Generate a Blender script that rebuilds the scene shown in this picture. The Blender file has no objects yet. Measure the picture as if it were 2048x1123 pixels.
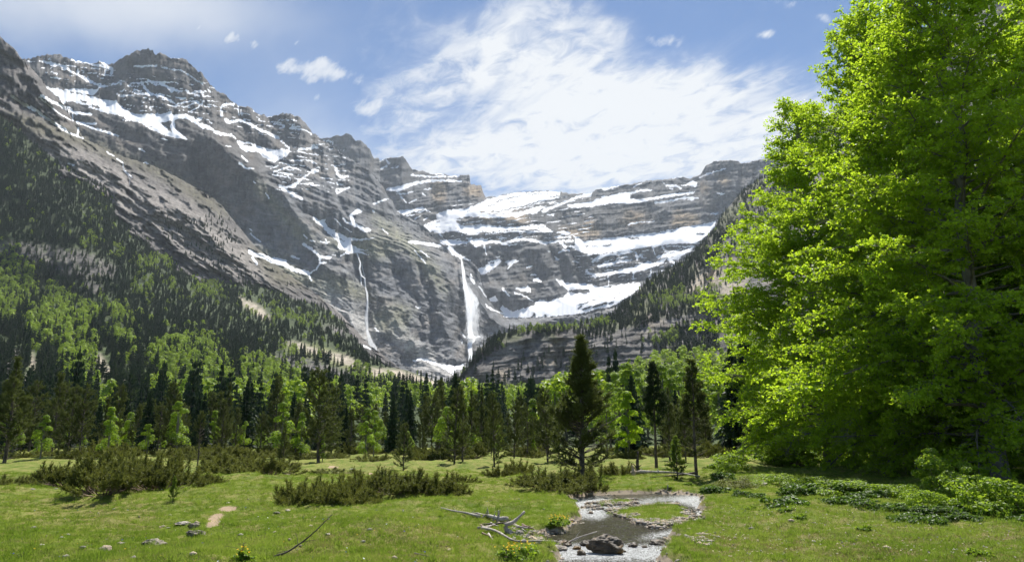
import bpy, math, random
import numpy as np
from mathutils import Vector, noise as mnoise
rng = np.random.default_rng(7); random.seed(7)
S = bpy.context.scene; COL = S.collection
R_ = math.radians
# ---------------------------------------------------------------- camera, sky, sun, exposure
F, CX, CY, CAMH = 1420.0, 1024.0, 561.5, 2.4
TH = math.atan((862 - CY) / F)
cd = bpy.data.cameras.new('camera'); cam = bpy.data.objects.new('camera', cd); COL.objects.link(cam)
cam.location = (0, 0, CAMH); cam.rotation_euler = (math.pi / 2 + TH, 0, 0)
cd.sensor_width = 36; cd.lens = 36 * F / 2048; cd.clip_start = 0.1; cd.clip_end = 40000
S.camera = cam
S.view_settings.view_transform = 'Standard'; S.view_settings.look = 'None'
S.view_settings.exposure = 0.80; S.view_settings.gamma = 1
S.view_settings.use_curve_mapping = False
SUN_AZ, SUN_EL = R_(11), R_(56)
sd = Vector((math.sin(SUN_AZ) * math.cos(SUN_EL), math.cos(SUN_AZ) * math.cos(SUN_EL), math.sin(SUN_EL)))
sl = bpy.data.lights.new('sun', 'SUN'); sl.energy = 4.8; sl.angle = R_(0.53); sl.color = (1.0, 0.955, 0.88)
so = bpy.data.objects.new('sun', sl); COL.objects.link(so); so.rotation_euler = sd.to_track_quat('Z', 'Y').to_euler()
try:
    S.cycles.volume_bounces = 0; S.cycles.max_bounces = 7; S.cycles.transparent_max_bounces = 12
    S.cycles.diffuse_bounces = 3; S.cycles.transmission_bounces = 5; S.cycles.glossy_bounces = 2
    S.cycles.use_light_tree = False
except Exception: pass

class NT:
    """tiny node helper"""
    def __init__(s, tree): s.t = tree; s.t.nodes.clear()
    def n(s, typ, ins=None, **kw):
        nd = s.t.nodes.new(typ)
        for k, v in kw.items(): setattr(nd, k, v)
        for k, v in (ins or {}).items(): s.put(nd.inputs[k], v)
        return nd
    def put(s, sock, v):
        if isinstance(v, bpy.types.NodeSocket): s.t.links.new(v, sock)
        elif isinstance(v, bpy.types.Node): s.t.links.new(v.outputs[0], sock)
        else:
            if isinstance(v, (tuple, list)) and len(v) == 3 and sock.type == 'RGBA': v = (*v, 1)
            sock.default_value = v
    def m(s, op, a, b=None, c=None, clamp=False):
        nd = s.t.nodes.new('ShaderNodeMath'); nd.operation = op; nd.use_clamp = clamp
        for i, v in enumerate((a, b, c)):
            if v is not None: s.put(nd.inputs[i], v)
        return nd.outputs[0]
    def vm(s, op, a, b=None, out=0):
        nd = s.t.nodes.new('ShaderNodeVectorMath'); nd.operation = op
        s.put(nd.inputs[0], a)
        if b is not None: s.put(nd.inputs[1], b)
        return nd.outputs[out]
    def xyz(s, x, y, z):
        return s.n('ShaderNodeCombineXYZ', {0: x, 1: y, 2: z}).outputs[0]
    def noise(s, vec, scale, detail=4, rough=.55, dist=0.0, out=0):
        return s.n('ShaderNodeTexNoise', {'Vector': vec, 'Scale': scale, 'Detail': detail, 'Roughness': rough, 'Distortion': dist}).outputs[out]
    def sm(s, v, a, b, c=0.0, d=1.0):
        nd = s.t.nodes.new('ShaderNodeMapRange'); nd.interpolation_type = 'SMOOTHSTEP'
        for i, x in enumerate((v, a, b, c, d)): s.put(nd.inputs[i], x)
        return nd.outputs[0]
    def mix(s, f, a, b, bt='MIX'):
        nd = s.t.nodes.new('ShaderNodeMix'); nd.data_type = 'RGBA'; nd.blend_type = bt
        s.put(nd.inputs[0], f); s.put(nd.inputs[6], a); s.put(nd.inputs[7], b)
        return nd.outputs[2]

def dirpx(px, py):
    cx = (px - CX) / F; cz = -(py - CY) / F
    return cx, math.cos(TH) - cz * math.sin(TH), math.sin(TH) + cz * math.cos(TH)

# ---- world: physical sky with cirrus sheets and small puffs
w = bpy.data.worlds.new('World'); S.world = w; w.use_nodes = True
t = NT(w.node_tree)
sky = t.n('ShaderNodeTexSky', sky_type='NISHITA', sun_disc=False, sun_elevation=SUN_EL, sun_rotation=SUN_AZ,
          altitude=1400, air_density=1.0, dust_density=0.25, ozone_density=4.0)
tc = t.n('ShaderNodeTexCoord'); g = tc.outputs['Generated']
sp = t.n('ShaderNodeSeparateXYZ', {0: g}); X, Y, Z = sp.outputs
zc = t.m('MAXIMUM', Z, 0.03)
u = t.m('DIVIDE', X, zc); v = t.m('DIVIDE', Y, zc)
a = R_(33)                                            # wind direction of the streaks on the cloud plane
along = t.m('ADD', t.m('MULTIPLY', u, -math.sin(a)), t.m('MULTIPLY', v, math.cos(a)))
cross = t.m('ADD', t.m('MULTIPLY', u, math.cos(a)), t.m('MULTIPLY', v, math.sin(a)))
streak = t.noise(t.xyz(t.m('MULTIPLY', cross, 2.6), t.m('MULTIPLY', along, 0.85), 0.0), 1.5, 7, .60, .35)
ripple = t.noise(t.xyz(t.m('MULTIPLY', cross, 1.7), t.m('MULTIPLY', along, 1.1), 3.0), 7.0, 6, .60, .6)
wisp = t.noise(t.xyz(t.m('MULTIPLY', cross, 1.0), t.m('MULTIPLY', along, 0.35), 7.0), 1.1, 5, .6, .5)
yc = t.m('MAXIMUM', Y, 0.05)
GX = t.m('DIVIDE', X, yc); GZ = t.m('DIVIDE', Z, yc)
wob = t.noise(g, 9.0, 4, .55); wob2 = t.noise(t.vm('ADD', g, (3.1, 7.7, 1.3)), 9.0, 4, .55)
GXw = t.m('ADD', GX, t.m('MULTIPLY', t.m('SUBTRACT', wob, .5), .10)); GZw = t.m('ADD', GZ, t.m('MULTIPLY', t.m('SUBTRACT', wob2, .5), .08))
def blob(px, py, rx, ry, k, gx=GXw, gz=GZw):
    x, y, z = dirpx(px, py); x0, z0 = x / y, z / y
    sc = 1 / (F * y * math.cos(TH))
    dx = t.m('DIVIDE', t.m('SUBTRACT', gx, x0), rx / F * 1.15); dz = t.m('DIVIDE', t.m('SUBTRACT', gz, z0), ry / F * 1.25)
    r2 = t.m('ADD', t.m('MULTIPLY', dx, dx), t.m('MULTIPLY', dz, dz))
    return t.m('MULTIPLY', t.m('EXPONENT', t.m('MULTIPLY', r2, -1.0)), k)
def total(bl):
    s = bl[0]
    for b in bl[1:]: s = t.m('ADD', s, b)
    return s
sheet = total([blob(*b) for b in [(1130, 275, 340, 110, 1.0), (940, 50, 210, 120, .72), (1130, 130, 220, 110, .55), (1180, 20, 120, 70, .4), (1500, 200, 240, 90, .70), (1620, 250, 160, 90, .5),
                                  (1160, 340, 420, 55, .55), (800, 300, 150, 110, .30), (1260, 190, 110, 60, .3)]])
veil = total([blob(*b) for b in [(300, 30, 380, 90, .48), (150, -20, 500, 80, .35), (560, 320, 160, 120, .34), (1050, 330, 620, 90, .5), (1450, 250, 240, 110, .35), (1880, 180, 300, 200, .5), (560, 100, 200, 90, .16)]])
small = total([blob(*b, GX, GZ) for b in [(672, 143, 27, 17, 1.2), (625, 146, 24, 26, 1.1), (642, 125, 14, 12, .7), (465, 75, 22, 16, 1.05), (398, 56, 15, 14, .95),
                                          (508, 88, 12, 18, .9), (582, 135, 24, 20, 1.0), (555, 132, 10, 10, .45), (737, 215, 38, 22, 1.05), (800, 227, 15, 11, .8), (636, 197, 10, 9, .6),
                                          (596, 88, 9, 9, .5), (1370, 160, 34, 17, 1.05), (1330, 82, 30, 15, 1.0), (1532, 68, 18, 10, 1.0), (1650, 38, 14, 10, 1.1), (1575, 8, 24, 10, .6), (1440, 92, 8, 5, .4),
                                          (1442, 270, 34, 15, 1.0), (1585, 270, 34, 10, 1.0), (1498, 278, 16, 8, .5), (720, 160, 16, 14, .45), (1270, 130, 30, 18, .5)]])
front = t.sm(Y, 0.02, 0.2)
c1 = t.sm(t.m('ADD', t.m('MULTIPLY', streak, 1.25), t.m('MULTIPLY', sheet, .50)), .72, 1.22)
c1b = t.sm(t.m('ADD', ripple, t.m('MULTIPLY', sheet, .30)), .56, .92)
core = t.m('MULTIPLY', t.sm(sheet, .55, 1.6, 0, .54), t.m('ADD', .35, t.m('MULTIPLY', t.sm(t.m('ADD', t.m('MULTIPLY', ripple, .7), t.m('MULTIPLY', streak, .3)), .36, .62), .62)))
c1 = t.m('MAXIMUM', t.m('MULTIPLY', c1, t.m('ADD', .25, t.m('MULTIPLY', c1b, .80))), core)
c2 = t.m('MULTIPLY', t.sm(t.m('ADD', wisp, t.m('MULTIPLY', veil, .5)), .45, .95), t.m('MULTIPLY', veil, 1.0))
puff = t.noise(t.vm('MULTIPLY', t.xyz(t.m('ADD', GX, t.m('MULTIPLY', GZ, -.6)), 0.0, GZ), (1.5, 1, 1)), 26, 5, .62, .3)
c3 = t.sm(t.m('ADD', t.m('MULTIPLY', puff, 1.3), t.m('MULTIPLY', small, .42)), .72, 1.26)
c3 = t.m('MULTIPLY', c3, t.sm(small, .05, .4))
inview = t.m('MAXIMUM', c1, t.m('MAXIMUM', c2, t.m('MULTIPLY', c3, .85)))
else_ = t.m('MULTIPLY', t.sm(t.m('ADD', streak, t.m('MULTIPLY', wisp, .5)), .72, 1.0), .6)
cl = t.m('ADD', t.m('MULTIPLY', inview, front), t.m('MULTIPLY', else_, t.m('SUBTRACT', 1.0, front)), clamp=True)
cl = t.m('MULTIPLY', cl, t.sm(Z, -.02, .08))
skyc = t.mix(1.0, sky.outputs[0], (0.64, 0.735, 0.79, 1), 'MULTIPLY')
colr = t.mix(t.m('MULTIPLY', cl, .97), skyc, (6.1, 6.25, 6.4, 1))
w.cycles.sampling_method = 'MANUAL'; w.cycles.sample_map_resolution = 256
bg = t.n('ShaderNodeBackground', {'Color': colr, 'Strength': 0.085})
t.n('ShaderNodeOutputWorld', {'Surface': bg})

# ---------------------------------------------------------------- pixel <-> place helpers (used only to find real positions at real distances)
sT, cT = math.sin(TH), math.cos(TH)
def W(px, py, D):
    px, py, D = np.broadcast_arrays(np.asarray(px, float), np.asarray(py, float), np.asarray(D, float))
    cx = (px - CX) / F; cz = -(py - CY) / F
    dy = cT - cz * sT; k = D / dy
    return np.stack([cx * k, D, CAMH + (sT + cz * cT) * k], -1)
def PX(P):
    P = np.asarray(P, float); x, y, z = P[..., 0], P[..., 1], P[..., 2] - CAMH
    d = y * cT + z * sT
    return CX + F * x / d, CY - F * (-y * sT + z * cT) / d
# ---------------------------------------------------------------- noise
_perm = np.random.default_rng(3).permutation(512); _perm = np.concatenate([_perm, _perm])
_ga = np.random.default_rng(4).uniform(0, 2 * np.pi, 512); _gx, _gy = np.cos(_ga), np.sin(_ga)
def pn(x, y):
    xi = np.floor(x).astype(np.int64); yi = np.floor(y).astype(np.int64); xf = x - xi; yf = y - yi
    xi &= 511; yi &= 511
    def gr(ix, iy, fx, fy):
        h = _perm[_perm[ix & 511] + (iy & 511)]
        return _gx[h] * fx + _gy[h] * fy
    uu = xf * xf * xf * (xf * (xf * 6 - 15) + 10); vv = yf * yf * yf * (yf * (yf * 6 - 15) + 10)
    a = gr(xi, yi, xf, yf); b = gr(xi + 1, yi, xf - 1, yf); c = gr(xi, yi + 1, xf, yf - 1); d = gr(xi + 1, yi + 1, xf - 1, yf - 1)
    return ((a * (1 - uu) + b * uu) * (1 - vv) + (c * (1 - uu) + d * uu) * vv) * 1.5
def fbm(x, y, o=5, g=.5, l=2.03):
    s = 0; a = 1; n = 0
    for i in range(o):
        s = s + a * pn(x + 17.3 * i, y - 9.1 * i); n += a; a *= g; x = x * l; y = y * l
    return s / n
def ridged(x, y, o=5, g=.55, l=2.07):
    s = 0; a = 1; n = 0; w_ = 1
    for i in range(o):
        r = 1 - np.abs(pn(x + 31.7 * i, y + 5.9 * i)) * 1.6
        r = np.clip(r, 0, 1) ** 2 * w_; w_ = np.clip(r * 1.8, 0, 1)
        s = s + a * r; n += a; a *= g; x = x * l; y = y * l
    return s / n
def ss(a, b, x):
    t_ = np.clip((x - a) / (b - a), 0, 1); return t_ * t_ * (3 - 2 * t_)
# ---------------------------------------------------------------- mesh helpers
def mesh(name, V, Fs, mat=None, smooth=False, mats=None, midx=None):
    """V (n,3); Fs: array (m,k) or list of such arrays"""
    V = np.ascontiguousarray(np.asarray(V, np.float32).reshape(-1, 3))
    Fs = [np.asarray(f, np.int32) for f in (Fs if isinstance(Fs, list) else [Fs]) if len(f)]
    me = bpy.data.meshes.new(name)
    me.vertices.add(len(V)); me.vertices.foreach_set('co', V.ravel())
    nl = sum(f.size for f in Fs); npoly = sum(len(f) for f in Fs)
    me.loops.add(nl); me.polygons.add(npoly)
    me.loops.foreach_set('vertex_index', np.concatenate([f.ravel() for f in Fs]))
    tot = np.concatenate([np.full(len(f), f.shape[1], np.int32) for f in Fs])
    st = np.concatenate([[0], np.cumsum(tot)[:-1]]).astype(np.int32)
    me.polygons.foreach_set('loop_start', st)
    try: me.polygons.foreach_set('loop_total', tot)
    except Exception: pass
    for m_ in (mats or ([mat] if mat else [])): me.materials.append(m_)
    if midx is not None: me.polygons.foreach_set('material_index', np.asarray(midx, np.int32))
    me.polygons.foreach_set('use_smooth', np.full(npoly, bool(smooth)))
    me.update(calc_edges=True); me.validate()
    return me
def ob(name, me, parent=None, loc=None, rot=None, scale=None):
    o = bpy.data.objects.new(name, me); COL.objects.link(o)
    if parent: o.parent = parent
    if loc is not None: o.location = loc
    if rot is not None: o.rotation_euler = rot
    if scale is not None: o.scale = scale if hasattr(scale, '__len__') else (scale,) * 3
    return o
def tag(o, label=None, cat=None, group=None, kind=None):
    if label: o['label'] = label
    if cat: o['category'] = cat
    if group: o['group'] = group
    if kind: o['kind'] = kind
    return o
def fattr(me, name, arr):
    at = me.attributes.new(name, 'FLOAT', 'POINT'); at.data.foreach_set('value', np.asarray(arr, np.float32).ravel())
def cattr(me, name, arr):
    arr = np.asarray(arr, np.float32); arr = np.concatenate([arr, np.ones((len(arr), 1), np.float32)], 1)
    at = me.attributes.new(name, 'FLOAT_COLOR', 'POINT'); at.data.foreach_set('color', arr.ravel())
def grid_faces(nr, nc):
    i = np.arange((nr - 1) * (nc - 1)); r = i // (nc - 1); c = i % (nc - 1); b = r * nc + c
    return np.stack([b, b + 1, b + nc + 1, b + nc], 1)
def unit(v): return v / np.maximum(np.linalg.norm(v, axis=-1, keepdims=True), 1e-9)
def tubes(polys, sides=5):
    """polys: list of (points (k,3), radii (k,)) -> V, F"""
    Vs, Fq, base = [], [], 0
    ang = np.arange(sides) / sides * 2 * np.pi
    for P, r in polys:
        P = np.asarray(P, float); r = np.asarray(r, float); k = len(P)
        T = np.gradient(P, axis=0); T = unit(T)
        up = np.where(np.abs(T[:, 2:3]) > .9, [[1., 0, 0]], [[0, 0, 1.]])
        A = unit(np.cross(T, up)); B = np.cross(T, A)
        ring = P[:, None] + (A[:, None] * np.cos(ang)[None, :, None] + B[:, None] * np.sin(ang)[None, :, None]) * r[:, None, None]
        Vs.append(ring.reshape(-1, 3))
        i = np.arange((k - 1) * sides); q = i // sides; s = i % sides; s2 = (s + 1) % sides
        Fq.append(np.stack([q * sides + s, q * sides + s2, (q + 1) * sides + s2, (q + 1) * sides + s], 1) + base)
        base += k * sides
    return np.concatenate(Vs), np.concatenate(Fq)
# ---------------------------------------------------------------- materials
def mat(name):
    m = bpy.data.materials.new(name); m.use_nodes = True; return m, NT(m.node_tree)
def finish(t, col, rough=.9, bump=None, bstr=.4, bdist=.02, spec=.2, extra=None):
    ins = {'Base Color': col, 'Roughness': rough, 'Specular IOR Level': spec}
    if bump is not None:
        ins['Normal'] = t.n('ShaderNodeBump', {'Height': bump, 'Strength': bstr, 'Distance': bdist})
    b = t.n('ShaderNodeBsdfPrincipled', ins)
    out = b.outputs[0]
    if extra: out = extra(out)
    t.n('ShaderNodeOutputMaterial', {'Surface': out})
def leafmat(name, c1, c2, trans=.5, tcol=None, var=.25, obj=True, scale=1.0, rough=.5, spec=.25):
    """foliage: diffuse + translucent, colour varies per plant and per clump"""
    m, t = mat(name)
    geo = t.n('ShaderNodeNewGeometry'); oi = t.n('ShaderNodeObjectInfo')
    n1 = t.noise(geo.outputs['Position'], scale, 3, .6)
    rnd = oi.outputs['Random'] if obj else 0.5
    f = t.m('ADD', t.m('MULTIPLY', t.m('SUBTRACT', n1, .5), 1.6), t.m('ADD', .5, t.m('MULTIPLY', t.m('SUBTRACT', rnd, .5), .8 if obj else 0)), clamp=True)
    f2 = t.m('ADD', t.m('MULTIPLY', geo.outputs['Random Per Island'], .5), t.m('MULTIPLY', f, .7), clamp=True)
    col = t.mix(f2, c1, c2); col = t.mix(1.0, col, t.n('ShaderNodeCombineColor', {0: t.m('ADD', .72, t.m('MULTIPLY', geo.outputs['Random Per Island'], .5)), 1: t.m('ADD', .72, t.m('MULTIPLY', geo.outputs['Random Per Island'], .5)), 2: .9}), 'MULTIPLY')
    tm = tcol or tuple(min(1, x * k) for x, k in zip(c2, (1.3, 1.25, .6)))
    tc_ = t.mix(.55, col, (*tm[:3], 1))
    d = t.n('ShaderNodeBsdfPrincipled', {'Base Color': col, 'Roughness': rough, 'Specular IOR Level': spec})
    tr = t.n('ShaderNodeBsdfTranslucent', {'Color': tc_})
    mx = t.n('ShaderNodeMixShader', {0: trans, 1: d.outputs[0], 2: tr.outputs[0]})
    t.n('ShaderNodeOutputMaterial', {'Surface': mx})
    return m
def barkmat(name, c1, c2, sc=8):
    m, t = mat(name); p = t.n('ShaderNodeTexCoord').outputs['Object']
    n = t.noise(t.vm('MULTIPLY', p, (1, 1, .25)), sc, 5, .65)
    n2 = t.noise(p, sc * .3, 3)
    finish(t, t.mix(t.sm(t.m('ADD', t.m('MULTIPLY', n, .6), t.m('MULTIPLY', n2, .4)), .35, .65), c1, c2), .9, n, .7, .03)
    return m
M_BEECH = leafmat('beech_leaf', (.10, .19, .014), (.25, .36, .025), .58, (.74, 1.0, .04), obj=True, scale=.6)
M_BEECHFAR = leafmat('beech_leaf_far', (.060, .125, .016), (.25, .36, .032), .38, (.65, .85, .05), scale=.05)
M_PINE = leafmat('pine_needle', (.026, .042, .012), (.100, .125, .032), .30, (.22, .27, .05), scale=.7, rough=.6)
M_FIR = leafmat('fir_needle', (.011, .027, .014), (.038, .068, .027), .2, (.10, .15, .03), scale=.02, rough=.6)
M_LARCH = leafmat('young_needle', (.07, .12, .02), (.15, .21, .035), .4, (.35, .5, .05), scale=.7)
M_JUNI = leafmat('juniper_needle', (.026, .044, .010), (.215, .235, .05), .3, (.28, .30, .05), scale=2.2, rough=.6)
M_SHRUB = leafmat('shrub_leaf', (.08, .15, .015), (.20, .30, .03), .5, (.5, .7, .04), scale=1.5)
M_FERN = leafmat('ground_leaf', (.03, .07, .010), (.085, .155, .018), .38, (.22, .38, .03), scale=1.5)
def blademat():
    m, t = mat('grass_blade'); P = t.n('ShaderNodeNewGeometry').outputs['Position']; geo = t.n('ShaderNodeNewGeometry')
    a_ = t.noise(t.vm('MULTIPLY', P, (1, .8, 1)), .30, 4, .6); b_ = t.noise(P, 1.5, 4, .65)
    k = t.sm(t.m('ADD', t.m('MULTIPLY', a_, .6), t.m('MULTIPLY', b_, .5)), .44, .68)
    c = t.mix(k, (.060, .130, .016), (.26, .31, .060)); c = t.mix(t.m('MULTIPLY', t.sm(b_, .52, .68), .55), c, (.34, .31, .12))  # yellow and dark green patches paint sunlit strips and shaded hollows into the turf
    c = t.mix(t.m('MULTIPLY', geo.outputs['Random Per Island'], .35), c, (.10, .16, .02))
    d = t.n('ShaderNodeBsdfPrincipled', {'Base Color': c, 'Roughness': .6, 'Specular IOR Level': .15}); tr = t.n('ShaderNodeBsdfTranslucent', {'Color': t.mix(.4, c, (.50, .70, .06))})
    t.n('ShaderNodeOutputMaterial', {'Surface': t.n('ShaderNodeMixShader', {0: .45, 1: d.outputs[0], 2: tr.outputs[0]})}); return m
M_BLADE = blademat()
M_BARKP = barkmat('pine_bark', (.05, .042, .036), (.16, .135, .115))
M_BARKB = barkmat('beech_bark', (.10, .095, .085), (.24, .225, .20), 3)
M_DEAD = barkmat('bleached_wood', (.22, .19, .16), (.55, .50, .44), 6)
M_STEM = barkmat('juniper_stem', (.11, .075, .055), (.30, .22, .17), 9)
# ---------------------------------------------------------------- where snow lies on the rock (outlines of real patches; turned into positions on the rock faces below)
SNOW = np.zeros((1123, 2048), np.float32)
def tpts(tile, pts):
    ox, oy, s = tile; p = np.asarray(pts, float).reshape(-1, 2); return p / s + (ox, oy)
def fill(img, P, val=1.0):
    x0, y0 = np.floor(P.min(0)).astype(int) - 1; x1, y1 = np.ceil(P.max(0)).astype(int) + 2
    x0, y0 = max(x0, 0), max(y0, 0); x1, y1 = min(x1, img.shape[1]), min(y1, img.shape[0])
    if x1 <= x0 or y1 <= y0: return
    gx, gy = np.meshgrid(np.arange(x0, x1) + .0, np.arange(y0, y1) + .0)
    ins = np.zeros(gx.shape, bool)
    for i in range(len(P)):
        (ax, ay), (bx, by) = P[i - 1], P[i]
        if ay == by: continue
        c = ((ay > gy) != (by > gy)) & (gx < (bx - ax) * (gy - ay) / (by - ay) + ax)
        ins ^= c
    img[y0:y1, x0:x1][ins] = val
def stroke(img, P, wd, val=1.0):
    wd = max(wd * 1.12, 2.1) if val else max(wd, 1.3); r = wd / 2
    x0, y0 = np.floor(P.min(0) - r).astype(int) - 1; x1, y1 = np.ceil(P.max(0) + r).astype(int) + 2
    x0, y0 = max(x0, 0), max(y0, 0); x1, y1 = min(x1, img.shape[1]), min(y1, img.shape[0])
    if x1 <= x0 or y1 <= y0: return
    gx, gy = np.meshgrid(np.arange(x0, x1) + .0, np.arange(y0, y1) + .0)
    d = np.full(gx.shape, 1e9)
    for i in range(max(1, len(P) - 1)):
        a = P[i]; b = P[min(i + 1, len(P) - 1)]; ab = b - a; L = (ab ** 2).sum() + 1e-9
        t_ = np.clip(((gx - a[0]) * ab[0] + (gy - a[1]) * ab[1]) / L, 0, 1)
        d = np.minimum(d, np.hypot(gx - a[0] - t_ * ab[0], gy - a[1] - t_ * ab[1]))
    k = np.clip(r - d + .5, 0, 1); sub = img[y0:y1, x0:x1]
    sub[:] = sub * (1 - k) + val * k
def sp_(tile, *polys):
    for p in polys: fill(SNOW, tpts(tile, p), 1)
def rp_(tile, *polys):
    for p in polys: fill(SNOW, tpts(tile, p), 0)
def ss_(tile, *st):
    for w_, *p in st: stroke(SNOW, tpts(tile, p), w_ / tile[2], 1)
def rs_(tile, *st):
    for w_, *p in st: stroke(SNOW, tpts(tile, p), w_ / tile[2], 0)
k_ = 5.613
T1 = (0, 60, k_)
sp_(T1, [500,618,560,650,700,665,900,660,1080,665,1110,640,1040,600,980,590,880,520,760,455,660,405,600,415,520,370,420,350,490,342,600,370,650,395,730,405,820,470,900,505,1000,545,1110,620,1200,620,1260,610,1180,640,1110,650,1090,700,1020,740,1100,770,1200,800,1290,790,1390,880,1500,950,1684,940,1684,1110,1590,1040,1420,1010,1380,970,1200,930,1060,890,900,830,820,800,740,800,720,840,640,740,560,680])
rs_(T1, [14,790,700,900,715,1040,745],[8,680,670,780,690],[20,905,790,970,815],[28,1040,850,1200,895],[10,950,840,1010,855])
ss_(T1, [20,800,335,960,360,1060,395,1170,415,1260,435,1250,490],[10,290,355,360,355],[14,1170,370,1230,420],[24,118,728,200,790,320,860,420,910,500,980,600,1040,740,1123],[7,200,790,280,860],[10,0,865,65,895],
 [26,470,740,560,790,680,850,780,905,850,930,1020,945],[9,440,755,520,820,640,920,740,985,825,1025],[12,820,930,820,1020],[8,760,860,810,895],[14,860,1030,920,1050,1080,1050],[9,900,1050,1020,1090,1130,1120],
 [8,570,470,640,500],[10,640,530,665,560],[7,560,320,580,330],[7,870,440,885,520],[8,1090,520,1160,550],[7,1190,440,1170,520],[7,925,455,945,470],[6,690,690,720,700],[7,720,370,745,378])
A0 = (0, 180, k_)
ss_(A0, [17,600,370,700,440,800,490,930,540],[14,870,370,1080,380],[14,980,410,1100,450,1200,470,1330,515],[8,880,420,875,500],[12,1200,700,1280,740],[6,1310,770,1380,820,1395,900,1480,980],[8,1550,650,1650,700],[12,1610,815,1670,825],[8,760,825,830,845],[8,1380,330,1430,355])
T2 = (200, 80, k_)
sp_(T2, [0,670,130,680,190,710,270,790,380,840,450,845,600,825,700,835,800,800,810,840,960,830,1020,850,1080,890,1150,860,1130,910,1080,920,1200,960,1270,1010,1340,1050,1460,1060,1440,1080,1300,1060,1270,1010,1130,990,1080,940,960,880,900,870,830,920,850,1000,960,1090,990,1118,900,1105,760,1080,660,1040,560,1000,450,930,330,890,250,850,100,800,0,785])
rp_(T2, [660,935,740,920,800,900,810,930,780,960,820,1040,790,1030,700,950],[830,910,900,870,940,900,900,960,960,1090,860,1020,840,960])
rs_(T2, [8,470,940,600,985])
ss_(T2, [14,130,500,210,485,240,490],[10,330,490,460,480,550,465],[20,465,475,510,550,560,600,700,640,800,690],[16,390,600,470,605,560,620],[18,560,470,660,480,740,510,800,580,870,560],[26,800,540,850,570],[6,860,570,940,575],[12,960,560,1010,600,1200,580],[9,1060,575,1140,572],[12,200,600,230,640,340,615],[7,230,580,280,560],
 [14,790,680,850,720,1000,690,1100,690],[10,940,760,1060,710,1120,690],[12,980,820,1100,760,1170,680],[10,830,750,900,740],[12,380,295,480,295,640,290],[11,690,300,780,335],[12,810,330,900,340,1000,390,1080,450,1160,500],[7,1200,540,1250,590],[6,780,190,900,205],[20,1370,740,1400,720,1500,725],[20,1360,760,1370,850],[8,1550,740,1560,840],[8,1580,780,1590,850],
 [8,1400,890,1420,930,1560,905,1684,940],[10,0,1015,100,1045,200,1080],[16,0,240,60,290,140,325,130,380],[9,1150,740,1230,750],[7,900,660,970,660],[8,1200,890,1260,940],[8,690,1105,760,1123],[7,560,750,580,790],[6,310,515,450,520],[6,600,500,700,505],[6,1060,625,1110,625],[7,380,560,470,575],[6,1150,635,1190,635])
T3 = (400, 180, k_)
sp_(T3, [415,565,560,590,680,640,830,670,1000,665,1010,710,920,770,830,810,740,770,640,690,520,690,450,650])
rs_(T3, [24,500,610,580,620],[6,690,660,770,655],[9,860,740,900,745],[8,800,710,840,710],[10,740,655,860,665])
ss_(T3, [26,290,330,320,360,460,340,560,380,640,430,700,460,780,490,880,545],[10,910,570,1000,650],[28,0,385,80,410,140,445],[22,170,470,250,490,350,510],[8,350,490,400,550],[14,820,385,900,385,950,405],[8,1030,410,1130,410],[7,1000,430,1140,435,1200,460,1250,500],[6,880,340,1000,340],[20,1110,660,1200,665,1280,640,1320,640],[8,1250,620,1400,605],
 [9,1100,680,1180,710,1330,730],[9,1020,790,1200,785,1280,810],[11,790,880,880,850],[14,820,920,900,890,1000,860,1110,890],[13,820,950,930,965],[13,950,940,1040,945],[13,980,950,1015,1005],[18,900,1085,960,1095,1060,1060,1140,1000,1220,940,1330,900],[22,1260,900,1320,905],[16,1165,1050,1280,1052],[10,465,735,530,800],[20,450,820,520,880,600,880],
 [22,1525,870,1540,940,1580,980,1660,970],[10,1580,835,1640,835],[7,1440,660,1485,660],[8,1535,1040,1550,1060],[11,1530,1115,1684,1095],[9,1390,560,1480,580,1490,610],[6,290,625,350,632],[6,610,230,600,250],[6,40,70,20,20],[8,60,190,120,185],[7,600,1035,630,1045],[6,640,310,670,325])
T4 = (500, 360, k_)
sp_(T4, [1120,385,1160,355,1210,318,1275,350,1180,385,1135,400],[700,405,790,460,860,425,830,455,880,530,940,570,930,540,960,580,1100,640,1240,660,1410,648,1300,672,1130,680,1150,730,1240,775,1350,790,1220,790,1350,840,1200,815,1130,820,1050,840,1000,880,1020,840,1090,800,980,760,1000,700,880,600,800,510,730,460])
rs_(T4, [9,890,590,980,650,1070,690])
ss_(T4, [24,340,75,420,120,500,170,590,215],[17,370,85,500,70,550,20],[17,970,110,980,150,1040,110,1120,85],[13,1390,270,1480,225,1545,212],[32,1135,400,1160,480,1200,510,1280,550,1350,560],[22,1045,425,1090,480,1160,500,1200,510],[18,1240,550,1310,580],[28,600,720,700,780,790,860,900,868],[17,780,870,790,930,850,920],[12,790,930,740,1000,680,1040,640,1030],
 [15,650,1040,690,1123],[42,0,800,60,840,150,850,250,910,380,940,480,1000,640,1040],[24,30,870,75,940],[26,250,880,400,910],[17,470,855,550,885],[10,675,670,730,695],[12,790,685,870,710],[10,840,665,880,700],[10,920,830,960,840],[15,0,600,60,650,125,690],[11,0,540,20,570],[7,950,430,1020,505],[8,1060,535,1140,585],[7,1480,545,1550,600],[8,975,30,988,50],[7,1380,340,1400,365],[9,600,610,640,650],[6,40,20,70,35],[6,180,150,215,200])
T5 = (740, 300, k_)
sp_(T5, [175,440,280,420,300,470,340,460,520,385,700,355,700,330,500,355,300,410],[300,680,450,665,590,640,640,665,720,715,600,665,420,720,370,725])
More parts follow.
